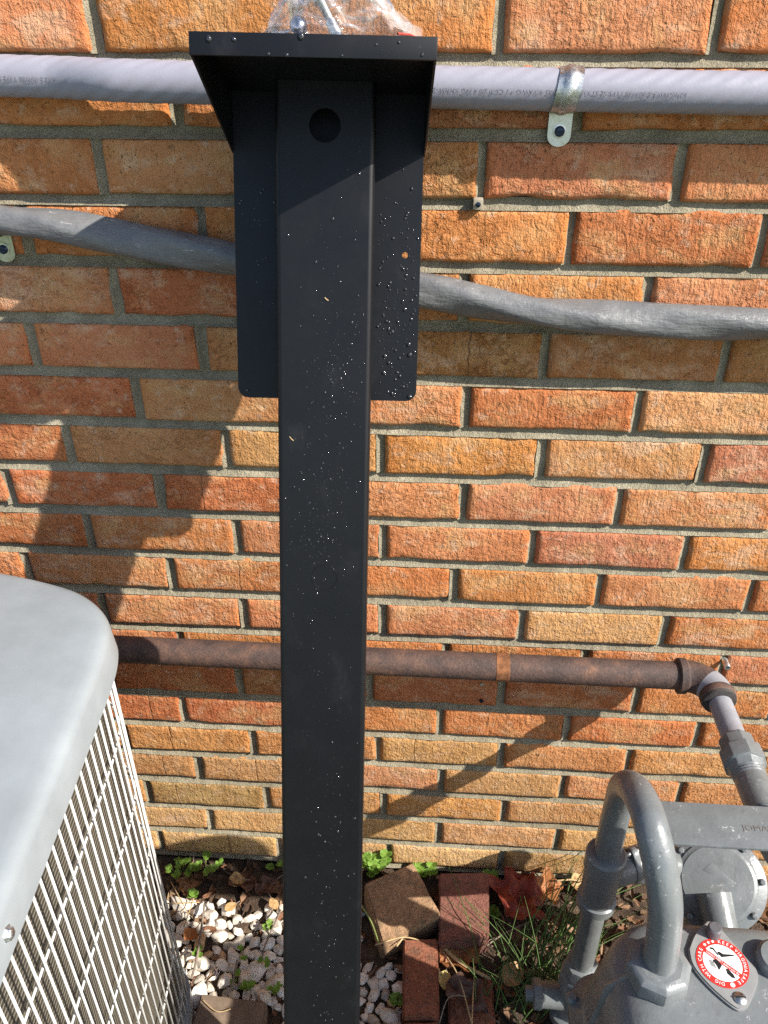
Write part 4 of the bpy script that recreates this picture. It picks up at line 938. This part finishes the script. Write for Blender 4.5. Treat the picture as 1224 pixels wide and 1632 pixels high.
for _ in range(1500):                                # crumbs of dead leaf and bark
    x = rg_.uniform(-.5, .75); y = rg_.uniform(-.36, -.008)
    if x < -.06 and y < -.13 and rg_.random() > .22: continue
    if -.14 < x < .095 and -.17 < y < -.025 and rg_.random() > .2: continue
    q = rg_.uniform(.004, .013); a = rg_.random() * 6.3; el = rg_.uniform(.3, .9); tl = rg_.uniform(-.5, .5); z = ground_z(x, y) + rg_.uniform(.001, .009); V = []
    for i in range(4):
        for j in range(3):
            u, v = (i / 3 - .5) * 2 * q, (j / 2 - .5) * 2 * q * el * (1 - abs(i / 3 - .5) * rg_.uniform(.6, 1.6)); cu = .35 * q * ((j - 1) ** 2) + .25 * q * (i / 3 - .5) ** 2 * rg_.uniform(-2, 4)
            u += rg_.uniform(-.25, .25) * q; v += rg_.uniform(-.25, .25) * q; V.append((x + u * math.cos(a) - v * math.sin(a), y + u * math.sin(a) + v * math.cos(a), z + cu + u * tl + rg_.uniform(0, .15) * q))
    mb.add(V, [(i*3+j, (i+1)*3+j, (i+1)*3+j+1, i*3+j+1) for i in range(3) for j in range(2)])
    c = rg_.choice(((.14, .08, .045), (.22, .125, .07), (.07, .042, .026), (.24, .155, .09), (.18, .085, .045), (.11, .07, .045))); tint.extend([c + (1,)] * 12)
tag(tinted('leaf_litter', mb, tint, M_MULCH), 'crumbled brown leaf litter and bark over the soil along the wall', 'litter')

# ------------------------------------------------------------------ dead leaves
def leaf(label, at_, size, width, ang, mat, curl=.4, tilt=(0, 0), lobes=0, crumple=.1, name='dead_leaf', stalk=True, seed=1.0):
    t = thing(name, label, 'leaf', at_, 'dead leaves'); n, m = 22, 10; V = []
    for i in range(n + 1):
        u = i / n; half = width * size * (math.sin(math.pi * min(1, u * .98 + .01)) ** .75) * (.72 + .5 * (1 - u)) * (1 + (lobes and .28 * math.sin(u * math.pi * 2 * lobes + .6)))
        for j in range(m + 1):
            v = (j / m - .5) * 2; x = (u - .5) * size; y = v * half
            z = curl * half * (abs(v) ** 1.6) + crumple * size * noise.noise((u * 3.3 + seed, v * 1.7, seed)) + crumple * .5 * size * noise.noise((u * 8 + seed, v * 4, seed + 3)) + crumple * .28 * size * noise.noise((u * 19 + seed, v * 9, seed + 6)) + curl * .5 * size * (u - .5) ** 2 - .02 * size * (1 - abs(v)) ** 6
            V.append((x, y, z))
    F = [(i*(m+1)+j, (i+1)*(m+1)+j, (i+1)*(m+1)+j+1, i*(m+1)+j+1) for i in range(n) for j in range(m)]
    o = mesh('blade', V, F, mat, t, sharp=0)
    if stalk:
        mb = MB(); mb.tube([(size * x_, 0, .02 * size * (x_ ** 2) * 3 + .0005) for x_ in (.42, .55, .68, .80)], [.0009, .0008, .0007, .0006], 6); mb.build('stalk', M_TWIG, t)
    t.rotation_euler = (tilt[0], tilt[1], ang); return t
L_RED = mat_leaf('red_leaf', (.19, .030, .016, 1), (.38, .075, .038, 1)); L_ORG = mat_leaf('orange_leaf', (.30, .11, .035, 1), (.42, .17, .06, 1)); L_BRN = mat_leaf('brown_leaf', (.17, .085, .04, 1), (.27, .14, .065, 1))
L_YEL = mat_leaf('yellow_leaf', (.50, .40, .14, 1), (.60, .50, .22, 1)); L_TAN = mat_leaf('tan_leaf', (.40, .24, .10, 1), (.52, .34, .15, 1)); L_DRK = mat_leaf('dark_leaf', (.09, .045, .03, 1), (.15, .075, .05, 1))
def g(x, y, z=.012): return on_z(x, y, z)
leaf('large crumpled red leaf by the wall, right of the dull red brick', g(824, 1428, .026), .104, .46, 1.05, L_RED, .30, (.30, .15), 3, .26, seed=2.3)
leaf('orange scrap of leaf showing behind the large red leaf', g(872, 1415, .02), .060, .45, .3, L_ORG, .4, (.4, .1), 2, .12, seed=4)
leaf('small pale yellow oval leaf leaning on the red edging brick', g(709, 1562, .028), .036, .36, 1.45, L_YEL, .25, (.35, .2), 0, .03, seed=5)
leaf('orange-brown lobed leaf lying below the dull red brick', g(735, 1518, .022), .080, .38, .5, L_ORG, .3, (.1, .1), 3, .12, seed=6)
leaf('curled brown leaf in the shade below the dry stalk', g(745, 1590, .026), .075, .36, -.6, L_DRK, .5, (.2, .1), 2, .14, seed=7)
leaf('tan pointed leaf tip beside the grass right of the dry stalk', g(818, 1552, .015), .045, .40, .9, L_TAN, .3, (.1, -.2), 0, .08, seed=8)
leaf('small golden leaf on the gravel nearest the wall', g(368, 1445, .016), .024, .34, .8, L_TAN, .1, (.2, .2), 0, .03, seed=9)
leaf('small golden-brown leaf on the gravel beside the black post', g(436, 1440, .016), .024, .36, 2.2, L_TAN, .1, (.2, -.2), 0, .06, seed=10)
leaf('orange curled leaf scrap against the condenser foot', g(303, 1490, .018), .030, .42, 1.2, L_ORG, .5, (.3, .3), 0, .12, seed=11)
leaf('rust-brown leaf standing behind the regulator at the right edge', g(1196, 1418, .045), .10, .38, .7, L_BRN, .5, (.5, .2), 2, .14, seed=12)
leaf('golden-brown leaf below the regulator at the right edge', g(1165, 1445, .030), .085, .40, -.5, L_TAN, .4, (.3, -.2), 2, .14, seed=13)
leaf('brown leaf on the soil between regulator and meter', g(1205, 1452, .02), .09, .36, 2.2, L_BRN, .5, (.2, .2), 3, .14, seed=14)
leaf('dark brown leaf shaded at the foot of the wall left of the post', g(385, 1405, .012), .06, .40, 2.6, L_DRK, .3, (.3, .2), 2, .18, seed=15)
leaf('brown curled leaf in the soil left of the black post', g(425, 1412, .012), .045, .36, .6, L_DRK, .3, (.15, -.2), 2, .16, seed=16)
leaf('brown leaf under the weeds beside the condenser', g(300, 1410, .012), .05, .40, 1.7, L_BRN, .3, (.2, .2), 2, .16, seed=17)
leaf('tan leaf fragment on the soil behind the white stones', g(378, 1402, .02), .03, .42, .1, L_TAN, .3, (.4, .1), 0, .16, seed=18)
leaf('tan leaf at the foot of the wall behind the inlet pipe', g(935, 1408, .02), .06, .38, .2, L_TAN, .4, (.3, .1), 2, .14, seed=19)

# ------------------------------------------------------------------ weeds
rw_ = random.Random(9)
def weed(label, at_, spread, nros, hgt, leafr, group, name='weed', per=6):
    t = thing(name, label, 'weed', at_, group); fol = MB(); stm = MB()
    for k in range(nros):
        a = rw_.random() * 6.3; q = spread * math.sqrt(rw_.random()); c = Vector((q * math.cos(a), q * math.sin(a) * .8, hgt * rw_.uniform(.45, 1.0)))
        stm.tube([(c.x * .25, c.y * .25, 0), (c.x * .7, c.y * .7, c.z * .6), tuple(c)], [.0007, .0006, .0005], 5)
        for i in range(per):
            b = 2 * math.pi * i / per + rw_.random(); r_ = leafr * rw_.uniform(.7, 1.15); el = rw_.uniform(.05, .55)
            dv = Vector((math.cos(b), math.sin(b), el)).normalized(); sd = Vector((-math.sin(b), math.cos(b), 0)); nr = dv.cross(sd) * -1; V = []
            for (u, w) in ((0, .12), (.35, .62), (.75, .95), (1.15, .85), (1.45, .45), (1.55, .0)):
                for s_ in (-1, 0, 1): V.append(c + dv * u * r_ + sd * w * r_ * .75 * s_ + nr * (abs(s_) * w * r_ * .22 - u * u * r_ * .06))
            fol.add(V, [(x_*3+y_, x_*3+y_+1, (x_+1)*3+y_+1, (x_+1)*3+y_) for x_ in range(5) for y_ in range(2)])
    fol.build('foliage', M_WEED, t, sharp=0); stm.build('stem', M_STEM, t, sharp=0); return t
G1 = 'weeds along the wall'
weed('bright green weed against the wall nearest the condenser', g(290, 1348, .0) + Vector((0, -.012, 0)), .012, 4, .035, .0065, G1)
weed('leafy green weed in the middle of the patch beside the condenser', g(325, 1385), .030, 9, .024, .0060, G1)
weed('low green weed with rounded leaves at the condenser side', g(290, 1392), .024, 8, .020, .0062, G1)
weed('single green weed sprig below the patch, nearest the gravel', g(311, 1432), .006, 3, .018, .0058, G1)
weed('small weed at the wall left of the black post', g(440, 1384, .0), .016, 5, .018, .0050, G1)
weed('tall bushy green weed at the wall just right of the black post', g(596, 1392, .0) + Vector((0, -.006, 0)), .026, 22, .062, .0075, G1)
weed('green weed between the tan half brick and the wall', g(679, 1394, .0) + Vector((0, -.006, 0)), .016, 9, .034, .0075, G1)
weed('little green weed between the dull red brick and the red leaf', g(780, 1412, .0), .012, 6, .035, .0060, G1)
weed('small green weed left of the red leaf, low beside the brick', g(790, 1460, .0), .008, 4, .02, .006, G1)
for (x, y, nr, lab) in ((425, 1483, 3, 'tiny sprout with an orange tip among the sunlit white stones'), (388, 1525, 2, 'single tiny sprout in the middle of the white gravel'),
                        (322, 1525, 4, 'small sprout in the gravel nearest the condenser guard'), (397, 1578, 6, 'dense low sprout in the gravel just above the slab'),
                        (440, 1582, 4, 'sprout touching the black post just above the slab'), (420, 1540, 3, 'sprout in the gravel midway down beside the black post'),
                        (632, 1600, 6, 'sprout in the gravel right of the black post by the red edging brick'), (375, 1562, 3, 'tiny sprout beside the short stick in the gravel')):
    weed(lab, g(x, y, .004), .010, nr, .018, .0042, 'sprouts in the gravel', 'weed_sprout', 5)

# ------------------------------------------------------------------ grass and dry stalks
mb = MB(); rq = random.Random(3)
def blade(p0, az, L, bend, w):
    pts_ = []; d_ = Vector((math.cos(az), math.sin(az), 0)); 
    for i in range(9):
        t = i / 8; pts_.append(Vector(p0) + d_ * (L * (t * .35 + bend * t * t)) + Vector((0, 0, L * (t * (1.0 - .55 * bend * t * 1.4)))))
    mb.tube(pts_, [w * (1 - .75 * i / 8) for i in range(9)], 5, False)
for _ in range(70):
    p_ = g(rq.gauss(850, 45), rq.gauss(1590, 28), .0); blade(p_, rq.uniform(-.2, 2.9), rq.uniform(.05, .16), rq.uniform(.15, .8), rq.uniform(.0009, .0016))
for (x, y, az, L, b_, w) in ((848, 1545, 1.1, .17, .75, .0014), (860, 1560, .5, .20, .6, .0015), (880, 1500, .7, .14, .35, .0017), (888, 1495, .9, .13, .5, .0014), (845, 1600, .55, .24, .8, .0015), (900, 1440, 1.2, .10, .9, .0013), (850, 1520, .8, .15, .9, .0013), (905, 1500, .6, .10, .2, .0020), (830, 1610, .5, .22, .9, .0012), (870, 1480, 1.6, .12, .4, .0013), (895, 1420, 2.6, .10, 1.0, .0012), (1195, 1440, 1.2, .08, .6, .0012), (1180, 1460, .9, .07, .5, .0012)):
    blade(g(x, y, .0), az, L, b_, w)
for _ in range(15):
    p_ = g(rq.gauss(868, 30), rq.gauss(1565, 40), .0); blade(p_, rq.uniform(.2, 1.4), rq.uniform(.14, .24), rq.uniform(.5, 1.0), rq.uniform(.0015, .0023))
gr = mb.build('grass', M_GRASS, sharp=0); tag(gr, 'long thin green grass blades growing beside the gas standpipe', 'grass', kind='stuff')
def stalk(label, pix, z0, rad, mat=M_STRAW, name='dry_stalk'):
    P_ = [on_z(x, y, z) for (x, y), z in zip(pix, z0)]; c = P_[0].copy()
    mb = MB(); mb.tube(smooth_path([p_ - c for p_ in P_], 5), rad, 7); o = mb.build(name, mat, None, sharp=0); o.location = c; tag(o, label, 'stalk', 'dry stalks')
stalk('thick tan dry stalk slanting down from the dull red brick', [(698, 1502), (735, 1535), (782, 1560)], (.030, .034, .020), .0028)
stalk('thin dry stalk running down beside the yellow leaf', [(700, 1508), (730, 1555), (752, 1632)], (.030, .036, .030), .0012)
stalk('upright thin straw below the thick tan stalk', [(757, 1540), (754, 1585), (752, 1632)], (.03, .04, .045), .0010)
stalk('arched grey twig under the yellow leaf', [(700, 1632), (715, 1590), (745, 1588)], (.03, .05, .03), .0009, M_TWIG)
stalk('pale dry straw lying along the edge of the tan half brick', [(598, 1506), (640, 1494), (668, 1498)], (.066, .050, .042), .0011)
stalk('green-grey dry blade leaning on the tan half brick', [(574, 1440), (592, 1470), (604, 1505)], (.075, .06, .055), .0014, M_STEM)
stalk('short pale twig between the tan brick and the red edging brick', [(632, 1508), (641, 1496)], (.044, .044), .0016)
stalk('pine needle lying level across the soil beside the condenser', [(266, 1440), (318, 1438)], (.02, .022), .0009)
stalk('pine needle slanting down to the gravel beside the condenser', [(272, 1405), (300, 1456)], (.02, .022), .0009)
stalk('pine needle crossing the slanting needle beside the condenser', [(310, 1428), (293, 1478)], (.024, .018), .0009)
stalk('brown stick lying down the gravel left of the white stones', [(326, 1440), (315, 1520), (305, 1560)], (.022, .024, .02), .0020, M_TWIG)
stalk('short stick pointing into the gravel beside the black post', [(378, 1530), (370, 1572)], (.022, .02), .0018, M_TWIG)
stalk('bent brown twig on the gravel next to the black post', [(448, 1450), (425, 1500), (418, 1525)], (.024, .024, .02), .0014, M_TWIG)
stalk('pine needle lying on the slab', [(322, 1592), (345, 1612), (368, 1608)], (.034, .034, .034), .0008)
stalk('pale curved straw near the foot of the inlet pipe', [(886, 1404), (910, 1402), (930, 1406)], (.03, .034, .03), .0016)
stalk('brown twig on the soil left of the grass', [(772, 1510), (800, 1490), (840, 1470)], (.016, .02, .018), .0014, M_TWIG)
stalk('dark twig standing against the wall above the weeds', [(308, 1390), (308, 1345), (302, 1322)], (.01, .05, .075), .0008, M_TWIG)
